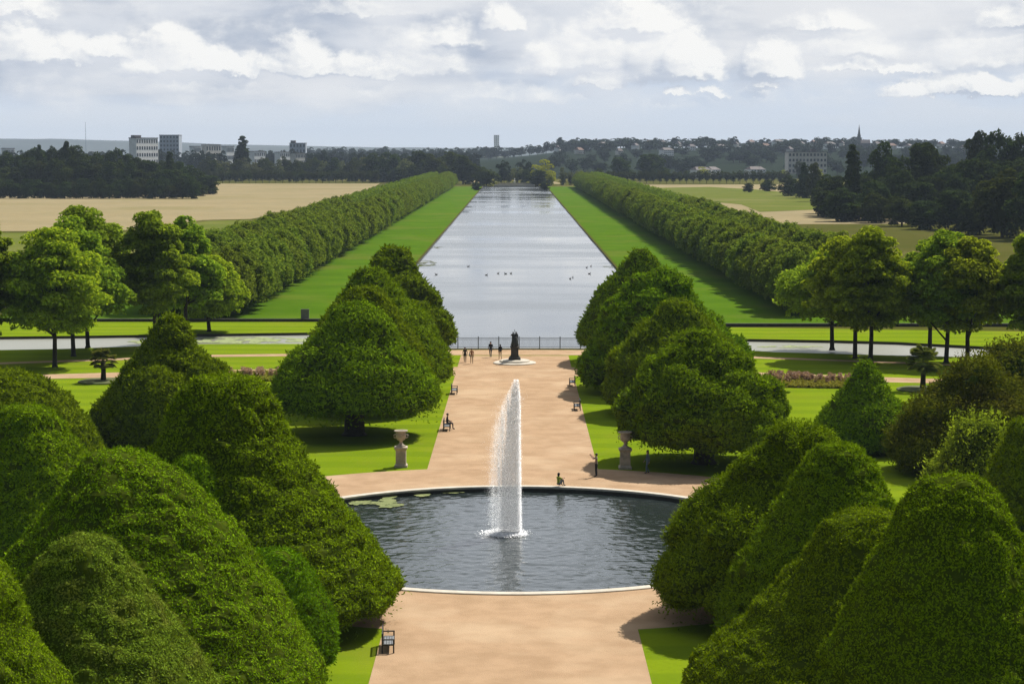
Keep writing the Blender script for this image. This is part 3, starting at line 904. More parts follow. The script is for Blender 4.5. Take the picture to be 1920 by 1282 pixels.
# --- east
yew([(893, 1755, 1825), (900, 1735, 1842), (925, 1708, 1866), (955, 1690, 1885), (1013, 1657, 1907), (1070, 1624, 1932), (1127, 1597, 1958), (1177, 1575, 1982), (1223, 1560, 2003), (1280, 1545, 2022), (1360, 1525, 2045), (1440, 1515, 2055), (1470, 1520, 2050)], 1490,
    'tall blunt-topped yew nearest the viewer in the bottom right corner', amp=.16, lump=1.1, lz=1.0)
yew([(958, 1595, 1670), (966, 1575, 1690), (980, 1552, 1710), (1000, 1534, 1727), (1047, 1505, 1760), (1087, 1470, 1790), (1120, 1440, 1815), (1160, 1407, 1845), (1193, 1368, 1870), (1230, 1318, 1890), (1262, 1290, 1900), (1310, 1280, 1905), (1350, 1285, 1900)], 1370,
    'flat-topped spreading yew second from the bottom right corner', amp=.15, lump=1.2)
yew([(834, 1545, 1595), (840, 1530, 1610), (855, 1517, 1627), (880, 1500, 1642), (917, 1480, 1660), (967, 1447, 1690), (1020, 1404, 1722), (1060, 1378, 1745), (1100, 1364, 1765), (1140, 1348, 1780), (1175, 1342, 1785), (1200, 1345, 1782)], 1215,
    'round-topped conical yew third from the bottom right corner', amp=.17, lump=1.2)
yew([(798, 1470, 1505), (804, 1452, 1525), (818, 1437, 1550), (840, 1418, 1572), (885, 1375, 1600), (917, 1345, 1625), (947, 1302, 1648), (983, 1274, 1668), (1020, 1257, 1685), (1073, 1240, 1702), (1100, 1238, 1705), (1115, 1248, 1695)], 1160,
    'loose lumpy yew overhanging the right side of the pond', amp=.38, lump=1.6, fringe=.6, loose=.25, lz=1.6, pads=70)
yew([(680, 1615, 1631), (685, 1608, 1638), (707, 1597, 1652), (737, 1577, 1670), (757, 1558, 1690), (780, 1536, 1709), (800, 1526, 1714), (822, 1534, 1706), (838, 1548, 1692)], 846,
    'small neat pointed yew standing alone on the right lawn', amp=.07, lump=1.4)
yew([(686, 1825, 1865), (692, 1805, 1880), (717, 1778, 1905), (743, 1755, 1930), (767, 1725, 1960), (797, 1708, 1982), (827, 1682, 2005), (845, 1680, 2010), (855, 1695, 1995)], 885,
    'bronze tinted spreading yew on the far right of the lawn', F_YEWBROWN, amp=.65, lump=1.5, fringe=.5, loose=.7, pads=60)
yew([(650, 1895, 1915), (662, 1860, 1960), (685, 1838, 1985), (710, 1830, 1990), (740, 1835, 1985)], 790,
    'thin straggly bronze tree behind the spreading bronze yew, against the side canal', F_YEWBROWN, amp=.5, lump=1.4, loose=.9, cov=1.1, name='ornamental_tree', cat='tree', group='loose garden trees')
yew([(798, 1820, 1850), (806, 1808, 1866), (830, 1795, 1876), (855, 1775, 1885), (885, 1750, 1892), (910, 1745, 1895), (925, 1755, 1890)], 960,
    'pale green bushy little tree just beyond the blunt-topped front right yew', F_LIME, amp=.7, lump=1.2, loose=.9, cov=1.5, pads=45, name='ornamental_tree', cat='tree', group='loose garden trees')
yew([(780, 1940, 1980), (800, 1900, 2020), (840, 1880, 2040), (880, 1862, 2060), (930, 1848, 2075), (990, 1840, 2085), (1010, 1845, 2080)], 1030,
    'dark yew cut by the right edge behind the blunt-topped front one', amp=.2, lump=1.5)

# ================================================================== LIMES of the side avenue
LIMES = 'mature lime trees along the side canal'


def lime(cxp, base, top, halfpx, label, fm, seed, z0=2.6, ncl=210, per=150, shape='egg'):
    g = at(cxp, base)
    Y = g[1]
    _, zt = on_y(cxp, top, Y)
    r = halfpx / FPX * Y * 1.12
    root = thing('lime_tree', label, 'lime tree', (g[0], Y, 0), random.uniform(0, 6), LIMES)
    c, t = tree_meshes(zt, r, z0, ncl, per, 0.44, seed, fm, 0.27, shape, .62, 9, .22)
    link('crown', c, root); link('trunk', t, root)
    return root


lime(103, 688, 416, 92, 'yellow green lime on the nearest of the three trunks at left', F_LIME2, 101)
lime(138, 668, 402, 88, 'lime on the middle of the three trunks at left', F_LIME, 102)
lime(165, 652, 369, 78, 'tallest lime of the left clump, on the trunk nearest the side canal', F_LIME, 103)
lime(290, 655, 379, 68, 'high topped dark lime behind the bumpy left yew', F_LIME, 104)
lime(350, 640, 396, 62, 'lime behind the high topped dark one, left of the long hedge-like row', F_LIME, 105)
lime(392, 622, 478, 62, 'low bushy lime nearest the end of the left canal avenue', F_LIME2, 106, z0=1.2)
lime(-15, 690, 388, 52, 'lime half cut off by the left edge of the view', F_LIME, 107)
lime(1560, 655, 466, 95, 'low spreading lime nearest the end of the right canal avenue', F_LIME, 111)
lime(1603, 672, 428, 84, 'lime on the middle of the first three trunks at right', F_LIME2, 112)
lime(1632, 680, 421, 72, 'tallest lime of the first right clump, on its nearest trunk', F_LIME2, 113)
lime(1743, 661, 436, 66, 'lime on the trunk nearest the water in the second right clump', F_LIME, 114)
lime(1774, 680, 422, 76, 'lime in the middle of the second right clump', F_LIME, 115)
lime(1814, 683, 430, 76, 'lime on the right hand trunk of the second right clump', F_LIME2, 116)
lime(1937, 690, 412, 66, 'lime cut off by the right edge of the view', F_LIME, 117)


def copy_tree(root, loc, rz, sc, label, group):
    r2 = root.copy(); COL.objects.link(r2)
    r2.location = loc; r2.rotation_euler = (0, 0, rz); r2.scale = sc
    r2['label'] = label; r2['group'] = group
    for ch in KIDS.get(root.name, ()):
        c = ch.copy(); COL.objects.link(c); c.parent = r2
    return r2


KIDS = {}
# ================================================================== the long canal avenue
protos = []
for k in range(5):
    root = thing('avenue_tree', '', 'lime tree')
    c, t = tree_meshes(9.9, 5.0, 0.0, 360, 60, 0.42, 300 + k, F_AVENUE, 0.22, 'hedge', 1.6, 4, .14)
    KIDS[root.name] = [link('crown', c, root), link('trunk', t, root)]
    protos.append(root)
rows = []
for side, nm in ((-1, 'left'), (1, 'right')):
    y = 286.0 if side < 0 else 292.0
    while y < CAN_END - 25:
        rows.append((side * 42.0, y, 1.0, f'lime in the inner row of the {nm} canal avenue, facing the water', f'inner row of limes {nm} of the canal')); y += 7.6
    y = 292.0
    k = 0
    while y < 300 + 40 * 7.6:
        rows.append((side * 51.5, y, 1.02, f'lime in the outer row of the {nm} canal avenue, facing the meadow', f'outer row of limes {nm} of the canal')); y += 7.6
for i, (x, y, s, lb, gp) in enumerate(rows):
    loc = (x + random.uniform(-.5, .5), y + random.uniform(-.8, .8), 0)
    s2 = s * random.uniform(.94, 1.04)
    if i < 5:
        p = protos[i]; p.location = loc; p['label'] = lb; p['group'] = gp
    else:
        copy_tree(protos[random.randrange(5)], loc, random.uniform(0, 6.28), (s2 * random.uniform(.95, 1.1), s2 * random.uniform(.95, 1.1), s2), lb, gp)
# the far stretch of the outer rows: one mass
allV = []
cv = np.array([v.co for v in KIDS[protos[0].name][0].data.vertices])[:4 * 4500]
for side in (-1, 1):
    y = 300 + 40 * 7.6 + 6
    while y < CAN_END - 25:
        a = random.uniform(0, 6.28)
        rot = np.array([[math.cos(a), -math.sin(a), 0], [math.sin(a), math.cos(a), 0], [0, 0, 1]])
        allV.append(cv @ rot.T * 1.05 + np.array([side * 51.5, y, 0])); y += 7.6
allV = np.vstack(allV)
tag(link('far_avenue_foliage', np_mesh('far_avenue_foliage', allV, np.arange(len(allV)).reshape(-1, 4), mats=[F_AVENUE])), 'far stretch of the outer lime rows along the canal', 'trees', kind='stuff')

# ================================================================== far woods
WOOD = {}


def wood_proto(key, fm, shape, hr, seeds, z0f=-.12, ncl=46, per=26, leaf=.12):
    """unit trees: height 1; drawn at any size"""
    slim = hr < .2
    WOOD[key] = [one_mesh_tree(1.0, hr, z0f, ncl, per, leaf, s, fm, shape, .62 if slim else .46, .84 if slim else .48) for s in seeds]


wood_proto('dark', F_WOOD, 'hedge', .36, (401, 402, 403, 404), ncl=85, per=70, leaf=.055)
wood_proto('mid', F_WOOD2, 'hedge', .36, (411, 412, 413), ncl=85, per=70, leaf=.055)
wood_proto('poplar', F_WOOD, 'tall', .10, (421, 422), .0, 190, 40, .035)
wood_proto('conifer', F_WOOD, 'egg', .15, (431,), .0, 150, 40, .04)
wood_proto('pale', F_PALE, 'round', .40, (441, 442), ncl=50, per=50, leaf=.06)
wood_proto('yellow', F_YELLOW, 'round', .42, (451,), ncl=50, per=50, leaf=.06)
wood_proto('round', F_WOOD2, 'round', .42, (461, 462, 463), .12, 44, 40, .075)
wood_proto('town', F_TOWN, 'round', .46, (471, 472, 473), .05, 30, 26, .11)


def far_tree(key, cxp, top, halfpx, Y, label, group, ground=None, name='woodland_tree'):
    x, zt = on_y(cxp, top, Y)
    g = hill_z(x, Y) if ground is None else ground
    h = max(zt - g, 3.0)
    me = random.choice(WOOD[key])
    hr = {'dark': .36, 'mid': .40, 'poplar': .10, 'conifer': .15, 'pale': .40, 'yellow': .42, 'round': .42, 'town': .46}[key]
    w = 1.12 * halfpx / FPX * Y / hr
    o = link(name, me, None, (x, Y, g), random.uniform(0, 6.28))
    o.scale = (w, w, h)
    return tag(o, label, 'tree', group)


def dist_y(py):
    return at(965, py)[1]


# left wood
G1 = 'trees massed in the wood beyond the left field'
prof_x = [-60, 0, 40, 60, 100, 140, 165, 190, 215, 240, 262, 300, 330, 360, 390]
prof_y = [288, 286, 284, 274, 268, 270, 282, 284, 276, 282, 290, 298, 300, 308, 330]
for k, cx in enumerate(np.arange(-55, 392, 17)):
    tp = np.interp(cx, prof_x, prof_y) + random.uniform(-3, 5)
    far_tree('dark', cx, tp, random.uniform(16, 24), 1085 + random.uniform(-15, 25), 'dark tree in the back line of the wood beyond the left field', G1 + ', back line')
for k, cx in enumerate(np.arange(-50, 388, 21)):
    tp = np.interp(cx, prof_x, prof_y) + random.uniform(14, 30)
    far_tree(random.choice(('dark', 'dark', 'mid')), cx, tp, random.uniform(15, 22), 1030 + random.uniform(-12, 12), 'dark tree inside the wood beyond the left field', G1)
for k, cx in enumerate(np.arange(-50, 366, 17)):
    far_tree(random.choice(('dark', 'dark', 'dark', 'mid')), cx, 340 + random.uniform(-10, 8), random.uniform(11, 15), 985 + random.uniform(-6, 8), 'low dark tree along the field edge of the left wood', G1 + ', field edge')
far_tree('conifer', 72, 262, 8, 1060, 'narrow pointed conifer, first spike of the left wood', None, name='conifer_tree')
far_tree('conifer', 123, 255, 11, 1060, 'taller dark conifer spike in the left wood', None, name='conifer_tree')
far_tree('conifer', 318, 276, 9, 1060, 'small conifer spike near the right end of the left wood', None, name='conifer_tree')
# field-edge rows
for k, cx in enumerate(np.arange(392, 712, 12.5)):
    far_tree('round', cx, 318 + random.uniform(-1.5, 2), 7.6, 1440, 'small round tree in the straight row edging the left dry field', 'round trees edging the left dry field', 0, 'field_tree')
for k, cx in enumerate(np.arange(1150, 1486, 12.5)):
    far_tree('round', cx, 319 + random.uniform(-1.5, 2), 7.6, 1420, 'small round tree in the straight row edging the right dry field', 'round trees edging the right dry field', 0, 'field_tree')
# behind the left row up to the canal head
G2 = 'trees behind the row at the left field'
for k, cx in enumerate(np.arange(385, 720, 15)):
    far_tree(random.choice(('mid', 'mid', 'dark', 'pale')), cx, 292 + random.uniform(-4, 8), random.uniform(12, 19), 1560 + random.uniform(-50, 60), 'mixed green tree behind the row at the left field', G2)
for k, cx in enumerate(np.arange(-60, 900, 19)):
    far_tree('town', cx, 282 + random.uniform(-2.5, 4), random.uniform(11, 18), 2000 + random.uniform(-300, 400), 'blue green tree on the far plain before the left skyline', 'trees of the far plain at left', name='distant_tree')
for k, cx in enumerate(np.arange(560, 930, 20)):
    far_tree('town', cx, 277 + random.uniform(-2, 3), random.uniform(10, 16), 3100 + random.uniform(-200, 200), 'hazy tree on the skyline left of the canal head', 'hazy skyline trees left of the canal head', name='distant_tree')
far_tree('poplar', 455, 252, 12, 1600, 'tall dark lone poplar rising above the left skyline', None, name='poplar_tree')
G3 = 'big trees left of the canal head'
for cx, tp, hp, key, d in ((730, 284, 22, 'dark', 1480), (760, 291, 18, 'pale', 1440), (790, 279, 24, 'dark', 1470), (815, 284, 22, 'mid', 1430), (842, 280, 26, 'mid', 1450), (868, 288, 22, 'dark', 1400), (885, 296, 16, 'mid', 1390), (700, 288, 20, 'dark', 1500), (775, 308, 14, 'dark', 1420), (830, 306, 16, 'mid', 1395), (740, 312, 14, 'dark', 1430)):
    far_tree(key, cx, tp, hp, d, 'big tree grouped left of the canal head', G3, 0)
far_tree('mid', 912, 310, 22, CAN_END + 12, 'round weeping bush left of the canal head', None, 0, 'weeping_tree')
far_tree('yellow', 1015, 297, 22, CAN_END + 30, 'bright yellow green willow right of the canal head', None, 0, 'willow_tree')
far_tree('dark', 1008, 317, 19, CAN_END + 10, 'dark round bush in front of the bright yellow willow', None, 0, 'weeping_tree')
far_tree('yellow', 1034, 318, 9, CAN_END + 14, 'small yellow bush drooping beside the bright willow', None, 0, 'willow_tree')
for cx, tp, hp, key in ((940, 318, 10, 'dark'), (955, 314, 10, 'pale'), (970, 309, 13, 'pale'), (985, 316, 11, 'dark'), (945, 300, 14, 'town'), (985, 298, 14, 'town')):
    far_tree(key, cx, tp, hp, CAN_END + 90 + random.uniform(-20, 60), 'tree behind the white statue at the canal head', 'trees behind the canal head statue', 0)
for cx, tp, hp in ((1056, 312, 8), (1070, 318, 8), (1086, 314, 9), (1104, 317, 9), (1122, 313, 9), (1138, 318, 8)):
    far_tree(random.choice(('mid', 'pale')), cx, tp, hp, CAN_END + 40, 'rounded tree in the group right of the bright willow', 'rounded trees right of the willow', 0)
far_tree('dark', 1165, 291, 19, 1560, 'large dark round tree at the foot of the hill, left of its twin', None, 0)
far_tree('dark', 1224, 285, 24, 1560, 'largest dark round tree at the foot of the wooded hill', None, 0)
# corners of the canal head: low bushes over the water
for cx, py, hp, hh, lb in ((893, 357, 9, 5.5, 'low dark bush overhanging the left corner of the canal head'), (1021, 356, 9, 5.5, 'low dark bush overhanging the right corner of the canal head')):
    g = at(cx, py)
    o = link('waterside_bush', WOOD['dark'][0], None, (g[0], g[1], -.3), 1.0)
    w = hp / FPX * g[1] / .36
    o.scale = (w, w, hh); tag(o, lb, 'bush')
# wooded hill at right
GH = 'trees on the hill beyond the canal'
for k in range(165):
    cx = 1035 + (k * 97 % 885)
    Y = random.uniform(1850, 2950)
    x = (cx - 965) / FPX * Y
    g = hill_z(x, Y)
    h = random.uniform(11, 18)
    ytop = 281 - (g + h - 24) * FPX / Y
    far_tree('town', cx, ytop, random.uniform(10, 20), Y, 'dark blue green tree on the slope of the far hill', GH + ', slope', name='distant_tree')
for k, cx in enumerate(np.arange(900, 1900, 15.5)):
    tp = np.interp(cx, [900, 960, 1000, 1060, 1100, 1150, 1300, 1500, 1700, 1900], [276, 277, 272, 262, 260, 264, 265, 264, 263, 264]) + random.uniform(-4, 5)
    far_tree('town', cx, tp, random.uniform(9, 15), 2980 + random.uniform(-60, 60), 'dark tree on the crest of the far hill', GH + ', crest', name='distant_tree')
far_tree('conifer', 1050, 255, 8, 2950, 'pointed tree standing out on the left end of the hill crest', None, name='conifer_tree')
for cx, py, hp in ((1120, 318, 15), (1318, 312, 14), (1500, 300, 10), (1470, 318, 7), (1533, 312, 11)):
    far_tree('yellow' if cx in (1318, 1470, 1533) else 'mid', cx, py, hp, 1620, 'lighter tree at the foot of the far hill', 'lighter trees at the hill foot', 0)
# right wood
for k in range(34):
    cx = 1552 + (k * 61 % 390); bs = random.uniform(398, 416)
    far_tree('dark', cx, np.interp(cx, [1550, 1650, 1800, 1940], [335, 322, 318, 300]) + random.uniform(-14, 22), random.uniform(20, 34), dist_y(bs), 'dark tree filling the right hand wood', 'trees of the dark wood at right, filling', 0)
G5 = 'trees of the dark wood at right'
for k, (cx, tp, hp, bs, key) in enumerate(((1565, 325, 30, 405, 'dark'), (1655, 268, 30, 398, 'dark'), (1692, 292, 32, 400, 'dark'), (1742, 256, 40, 402, 'dark'), (1785, 300, 34, 404, 'dark'), (1835, 290, 40, 412, 'dark'), (1832, 236, 26, 398, 'dark'), (1872, 242, 40, 402, 'dark'), (1918, 248, 36, 402, 'dark'), (1625, 330, 28, 404, 'dark'), (1720, 335, 34, 415, 'dark'), (1960, 262, 40, 405, 'dark'), (1505, 335, 20, 372, 'dark'), (1478, 330, 16, 368, 'dark'), (1528, 300, 15, 378, 'mid'))):
    far_tree(key, cx, tp, hp, dist_y(bs), 'tall dark tree in the body of the right hand wood', G5, 0)
for k, (cx, tp, hp, bs, key) in enumerate(((1550, 355, 22, 408, 'dark'), (1610, 376, 26, 414, 'dark'), (1642, 358, 28, 418, 'mid'), (1692, 364, 32, 424, 'mid'), (1745, 372, 34, 430, 'dark'), (1800, 350, 38, 432, 'dark'), (1838, 372, 34, 440, 'dark'), (1882, 306, 50, 445, 'mid'), (1945, 300, 45, 450, 'dark'))):
    far_tree(key, cx, tp, hp, dist_y(bs), 'lower tree in front of the right hand wood', G5 + ', front', 0)
far_tree('poplar', 1600, 262, 14, dist_y(409), 'dark columnar poplar at the left end of the right wood', None, 0, 'poplar_tree')
far_tree('poplar', 1508, 300, 8, dist_y(372), 'slim dark poplar left of the right wood', None, 0, 'poplar_tree')
for cx, tp, hp, bs, lb in ((1403, 342, 9, 361, 'small tree standing alone in the right meadow'), (1440, 337, 12, 359, 'second lone tree in the right meadow, wider than its neighbour')):
    far_tree('dark', cx, tp, hp, dist_y(bs), lb, None, 0, 'meadow_tree')

# ================================================================== far buildings
M_WHITE = mat('white_render', (.90, .88, .85), 0.8, (.80, .78, .74), .3, 3)
M_CREAM = mat('cream_render', (.66, .62, .55), 0.8, (.54, .50, .44), .3, 3)
M_GREYW = mat('grey_cladding', (.34, .38, .43), 0.7, (.30, .33, .38), .2, 3)
M_GLASS = mat('dark_window', (.04, .05, .06), 0.2, (.07, .08, .09), .2, 2, spec=0.5)
M_ROOF = mat('slate_roof', (.085, .08, .085), 0.8, (.13, .10, .09), .4, 3)
M_TILE = mat('red_tile_roof', (.17, .085, .055), 0.8, (.12, .07, .05), .4, 3)


def block(cx, top, base_z, wpx, Y, depth, label, wallm, floors, bays, name='office_block', roofbox=None, group=None, rz=0.0):
    x, zt = on_y(cx, top, Y)
    w = wpx / FPX * Y
    w = max((w - depth * math.sin(rz)) / math.cos(rz), 6)
    h = zt - base_z
    r = thing(name, label, 'building', (x, Y, base_z), rz, group)
    b = MB(); b.box((0, 0, h / 2), (w, depth, h)); b.build('wall', wallm, r)
    b = MB(); b.box((0, 0, h + .3), (w + .6, depth + .6, .6))
    if roofbox: b.box((roofbox[0] * w, 0, h + .6 + roofbox[2] / 2), (roofbox[1] * w, depth * .5, roofbox[2]))
    b.build('roof', M_ROOF, r)
    fh = h / floors
    fm = None
    for f in range(floors):
        for k in range(bays):
            if fm is None:
                b = MB(); b.box((0, 0, 0), (w / bays * .55, .24, fh * .5)); fm = b.mesh('window', M_GLASS)
            link('window', fm, r, ((k + .5 - bays / 2) * w / bays, -depth / 2, (f + .55) * fh))
    return r


block(269, 259.5, 3, 46, 1900, 9, 'white hotel block with a grid of windows above the left wood', M_WHITE, 5, 9, roofbox=(-.34, .3, 2.2), rz=R(60))
block(320, 254, 5, 36, 2600, 24, 'plain grey tower block beside the white hotel', M_GREYW, 7, 6)
block(559, 269, 5, 30, 2600, 16, 'small grey block on the skyline right of the poplar', M_GREYW, 4, 5, roofbox=(-.3, .3, 3))
block(931, 254, 5, 10, 6500, 18, 'faint far tower block above the canal head', M_WHITE, 10, 3)
for i, (cx, tp, wp, Y, m_) in enumerate(((366, 275, 20, 2200, M_WHITE), (396, 272, 32, 2250, M_CREAM), (427, 275, 22, 2150, M_WHITE), (482, 284.5, 28, 2050, M_WHITE), (530, 286, 28, 2000, M_WHITE), (558, 288, 26, 1950, M_CREAM), (15, 279, 22, 2100, M_WHITE))):
    block(cx, tp, 3, wp, Y, 7, ('white low block right of the grey tower block', 'wide cream block among the low town buildings at left', 'white block just left of the lone poplar', 'long white shed just right of the lone poplar', 'pale shed in the trees below the small grey block', 'cream block low among the trees below the small grey block', 'white building at the far left edge behind the wood')[i], m_, 3, 6, 'town_building', rz=R(58))
block(1511, 286, 3, 76, 1760, 12, 'long white apartment block in the trees at the foot of the right hill', M_CREAM, 4, 11, 'apartment_block', roofbox=(.18, .12, 2.6), rz=0.12)


def house_mesh(w, d, h, roofh, floors, bays, wallm, roofm):
    b = MB(); b.box((0, 0, h / 2), (w, d, h)); wm = b.mesh('wall', wallm)
    b = MB()
    o = .4
    b.add([(-w / 2 - o, -d / 2 - o, h), (w / 2 + o, -d / 2 - o, h), (w / 2 + o, d / 2 + o, h), (-w / 2 - o, d / 2 + o, h), (-w / 2 + d * .25, 0, h + roofh), (w / 2 - d * .25, 0, h + roofh)],
          [(3, 2, 1, 0), (0, 1, 5, 4), (1, 2, 5), (2, 3, 4, 5), (3, 0, 4)])
    b.box((w * .3, 0, h + roofh * .9), (1, .8, 2.2))
    rm = b.mesh('roof', roofm)
    b = MB(); b.box((0, 0, 0), (w / bays * .5, .24, h / floors * .5)); win = b.mesh('window', M_GLASS)
    pos = [((k + .5 - bays / 2) * w / bays, -d / 2, (f + .52) * h / floors) for f in range(floors) for k in range(bays)]
    return wm, rm, win, pos


HT = [house_mesh(11, 9, 6.5, 3.6, 2, 3, M_WHITE, M_ROOF), house_mesh(14, 9, 6.2, 3.8, 2, 4, M_CREAM, M_TILE), house_mesh(20, 11, 9, 3.2, 3, 5, M_WHITE, M_ROOF), house_mesh(9, 8, 6, 4, 2, 3, M_CREAM, M_ROOF)]


def house(cx, Y, kind, label, group='houses on the far hill', lift=0):
    x = (cx - 965) / FPX * Y
    r = thing('hill_house', label, 'house', (x, Y, float(hill_z(x, Y)) + lift), random.uniform(.5, 1.25), group)
    r.scale = (.8, .8, .8)
    wm, rm, win, pos = HT[kind]
    link('wall', wm, r); link('roof', rm, r)
    for p in pos: link('window', win, r, p)


house(1312, 1680, 2, 'largest white villa on the hill foot, left of its smaller neighbour'); house(1333, 1700, 2, 'second white villa at the hill foot')
house(1414, 1720, 2, 'white villa alone in dark trees at the hill foot, left of the apartment block')
hs = [(1045, 2750), (1085, 2500), (1130, 2650), (1160, 2400), (1190, 2600), (1215, 2750), (1248, 2350), (1270, 2700), (1295, 2550), (1322, 2780), (1350, 2500), (1378, 2680), (1402, 2800), (1432, 2600), (1455, 2760), (1478, 2450), (1500, 2700), (1522, 2820), (1552, 2600), (1575, 2760), (1640, 2700), (1668, 2600), (1700, 2500), (1470, 2880), (1545, 2860), (1405, 2880), (1330, 2880), (1240, 2880), (1800, 2500), (1760, 2700)]
for i, (cx, Y) in enumerate(hs):
    house(cx, Y, i % 4, 'pale house half hidden in trees on the upper hill' if Y > 2620 else 'pale house half hidden in trees on the lower hill', 'upper hill houses' if Y > 2620 else 'lower hill houses', 4.0)
# church with spire on the crest
xc, zt = on_y(1611, 234, 2900)
gz = float(hill_z(xc, 2900))
r = thing('church', 'dark church with a needle spire on the hill crest', 'church', (xc, 2900, gz))
M_CH = mat('church_stone', (.10, .095, .09), .85, (.07, .066, .062), .3, 3)
b = MB(); b.box((0, 0, 9), (4.2, 4.2, 18)); b.build('tower', M_CH, r)
b = MB(); b.lathe([(2.6, 18), (1.7, 21), (.12, zt - gz)], 8); b.build('spire', M_CH, r)
b = MB(); b.box((9.1, 4, 3.5), (14, 9, 7)); b.build('nave', M_CH, r)
b = MB(); b.add([(2.3, -1, 7), (16.6, -1, 7), (16.6, 9, 7), (2.3, 9, 7), (2.3, 4, 12), (16.6, 4, 12)], [(0, 1, 5, 4), (2, 3, 4, 5), (1, 2, 5), (3, 0, 4), (3, 2, 1, 0)]); b.build('nave_roof', M_ROOF, r)
# transmitter mast
xm, zm = on_y(160, 229, 6800)
b = MB()
for k in range(3):
    a = k * 2.094
    b.tube([(math.cos(a) * 1.6, math.sin(a) * 1.6, 0), (math.cos(a) * .5, math.sin(a) * .5, zm)], [.35, .2], 5)
for k in range(24):
    z = zm * k / 24; q = 1.6 - 1.1 * k / 24
    b.tube([(q, 0, z), (-q * .5, q * .87, z + zm / 48), (-q * .5, -q * .87, z + zm / 24)], [.15] * 3, 4)
tag(b.build('transmitter_mast', M_IRON, loc=(xm, 6800, 0)), 'thin lattice mast faint on the far left horizon', 'mast')

# ================================================================== garden furniture
# railing on the canal wall
rail = thing('railing', 'grey iron railing along the canal end of the gravel walk', 'railing', (0, RAIL_Y - .35, 0))
b = MB(); b.box((0, .1, .07), (2 * CAN, .35, .14)); b.build('kerb_stone', M_URN, rail)
post = MB(); post.box((0, 0, .78), (.10, .10, 1.40)); post.ball((0, 0, 1.52), .07, 8); pm = post.mesh('post', M_IRON)
panel = MB()
panel.box((0, 0, 1.36), (2.36, .05, .05)); panel.box((0, 0, .24), (2.36, .05, .05)); panel.box((0, 0, 1.18), (2.36, .03, .03))
for k in range(17): panel.box((-1.12 + k * .14, 0, .78), (.022, .022, 1.12))
pnm = panel.mesh('railing_panel', M_IRON)
x = -19.76 + .55
while x < 20:
    link('post', pm, rail, (x, 0.1, 0))
    if x + 2.47 < 20: link('railing_panel', pnm, rail, (x + 1.235, .1, 0.03))
    x += 2.47

# urns on pedestals
def urn(px, py, label):
    g = at(px, py)
    r = thing('stone_urn', label, 'urn', (g[0], g[1], 0), 0, 'stone urns flanking the walk')
    b = MB(); b.lathe([(.62 * 1.1, 0), (.62 * 1.1, .16), (.56, .24), (.54, .30), (.54, 1.30), (.60, 1.36), (.70, 1.44), (.70, 1.54), (.5, 1.58)], 4, square=True); b.build('pedestal', M_URN, r)
    b = MB(); b.lathe([(.36, 1.58), (.36, 1.64), (.20, 1.72), (.12, 1.86), (.11, 1.96), (.16, 2.02), (.30, 2.10), (.38, 2.26), (.40, 2.5), (.37, 2.62), (.38, 2.68), (.52, 2.74), (.53, 2.80), (.42, 2.80), (.36, 2.70)], 28)
    b.build('urn', M_URN, r, True)
    for s in (-1, 1):
        b = MB(); b.tube([(s * .38, 0, 2.22), (s * .52, 0, 2.28), (s * .54, 0, 2.44), (s * .40, 0, 2.52)], [.045] * 4, 7); b.build('handle', M_URN, r, True)


urn(752, 875, 'carved stone urn on a pedestal on the left lawn corner, in sun')
urn(1172, 878, 'carved stone urn on a pedestal on the right lawn corner, in tree shade')

# benches
def make_bench():
    """faces +X, long axis Y"""
    r = thing('garden_bench', '', 'bench', group='dark wooden benches along the walk')
    parts = []
    b = MB()
    for k in range(4): b.box((-.02 + k * .125 - .12, 0, .43), (.10, 1.7, .03))
    parts.append(b.build('seat', M_SEATWOOD, r))
    b = MB(); b.box((-.27, 0, .92), (.05, 1.74, .09)); b.box((-.25, 0, .52), (.045, 1.74, .07))
    for k in range(13): b.box((-.26, -.78 + k * .13, .72), (.025, .06, .34))
    parts.append(b.build('backrest', M_WOOD, r))
    b = MB(); b.box((.01, 0, .385), (.5, 1.7, .05)); parts.append(b.build('seat_frame', M_WOOD, r))
    for s in (-1, 1):
        b = MB(); b.box((0, s * .86, .66), (.62, .08, .05)); parts.append(b.build('armrest', M_WOOD, r))
        b = MB(); b.box((.27, s * .86, .32), (.07, .07, .64)); parts.append(b.build('leg', M_WOOD, r))
        b = MB(); b.box((-.27, s * .86, .48), (.07, .07, .96)); parts.append(b.build('leg', M_WOOD, r))
    KIDS[r.name] = parts
    return r


bench0 = make_bench()
for i, (px, py, rz, lb) in enumerate(((728, 1216, 0.05, 'dark bench by the small green yew dome, nearest the viewer'), (838, 806, 0.0, 'dark bench with a seated person on the left edge of the walk'), (852, 738, 0.0, 'empty dark bench on the left edge of the walk beneath the two-shouldered yew'),
                                      (1082, 768, math.pi, 'dark bench on the right edge of the walk, nearer of the two'), (1073, 723, math.pi, 'dark bench on the right edge of the walk, farther of the two'))):
    g = at(px, py)
    if i == 0:
        o = bench0; o.location = (g[0], g[1], .016); o.rotation_euler = (0, 0, rz); o['label'] = lb
    else:
        copy_tree(bench0, (g[0], g[1], .016), rz, (1, 1, 1), lb, 'dark wooden benches along the walk')

# grey cabinet on the far left lawn
g = at(572, 602.5)
r = thing('notice_board', 'grey upright board on posts on the far left canal lawn', 'notice board', (g[0], g[1], 0.02))
b = MB(); b.box((0, 0, 1.05), (1.15, .18, 1.35)); b.build('panel', mat('grey_board', (.20, .19, .19), .7), r)
for s in (-1, 1):
    b = MB(); b.box((s * .45, 0.12, .45), (.08, .06, .9)); b.build('post', M_IRON, r)
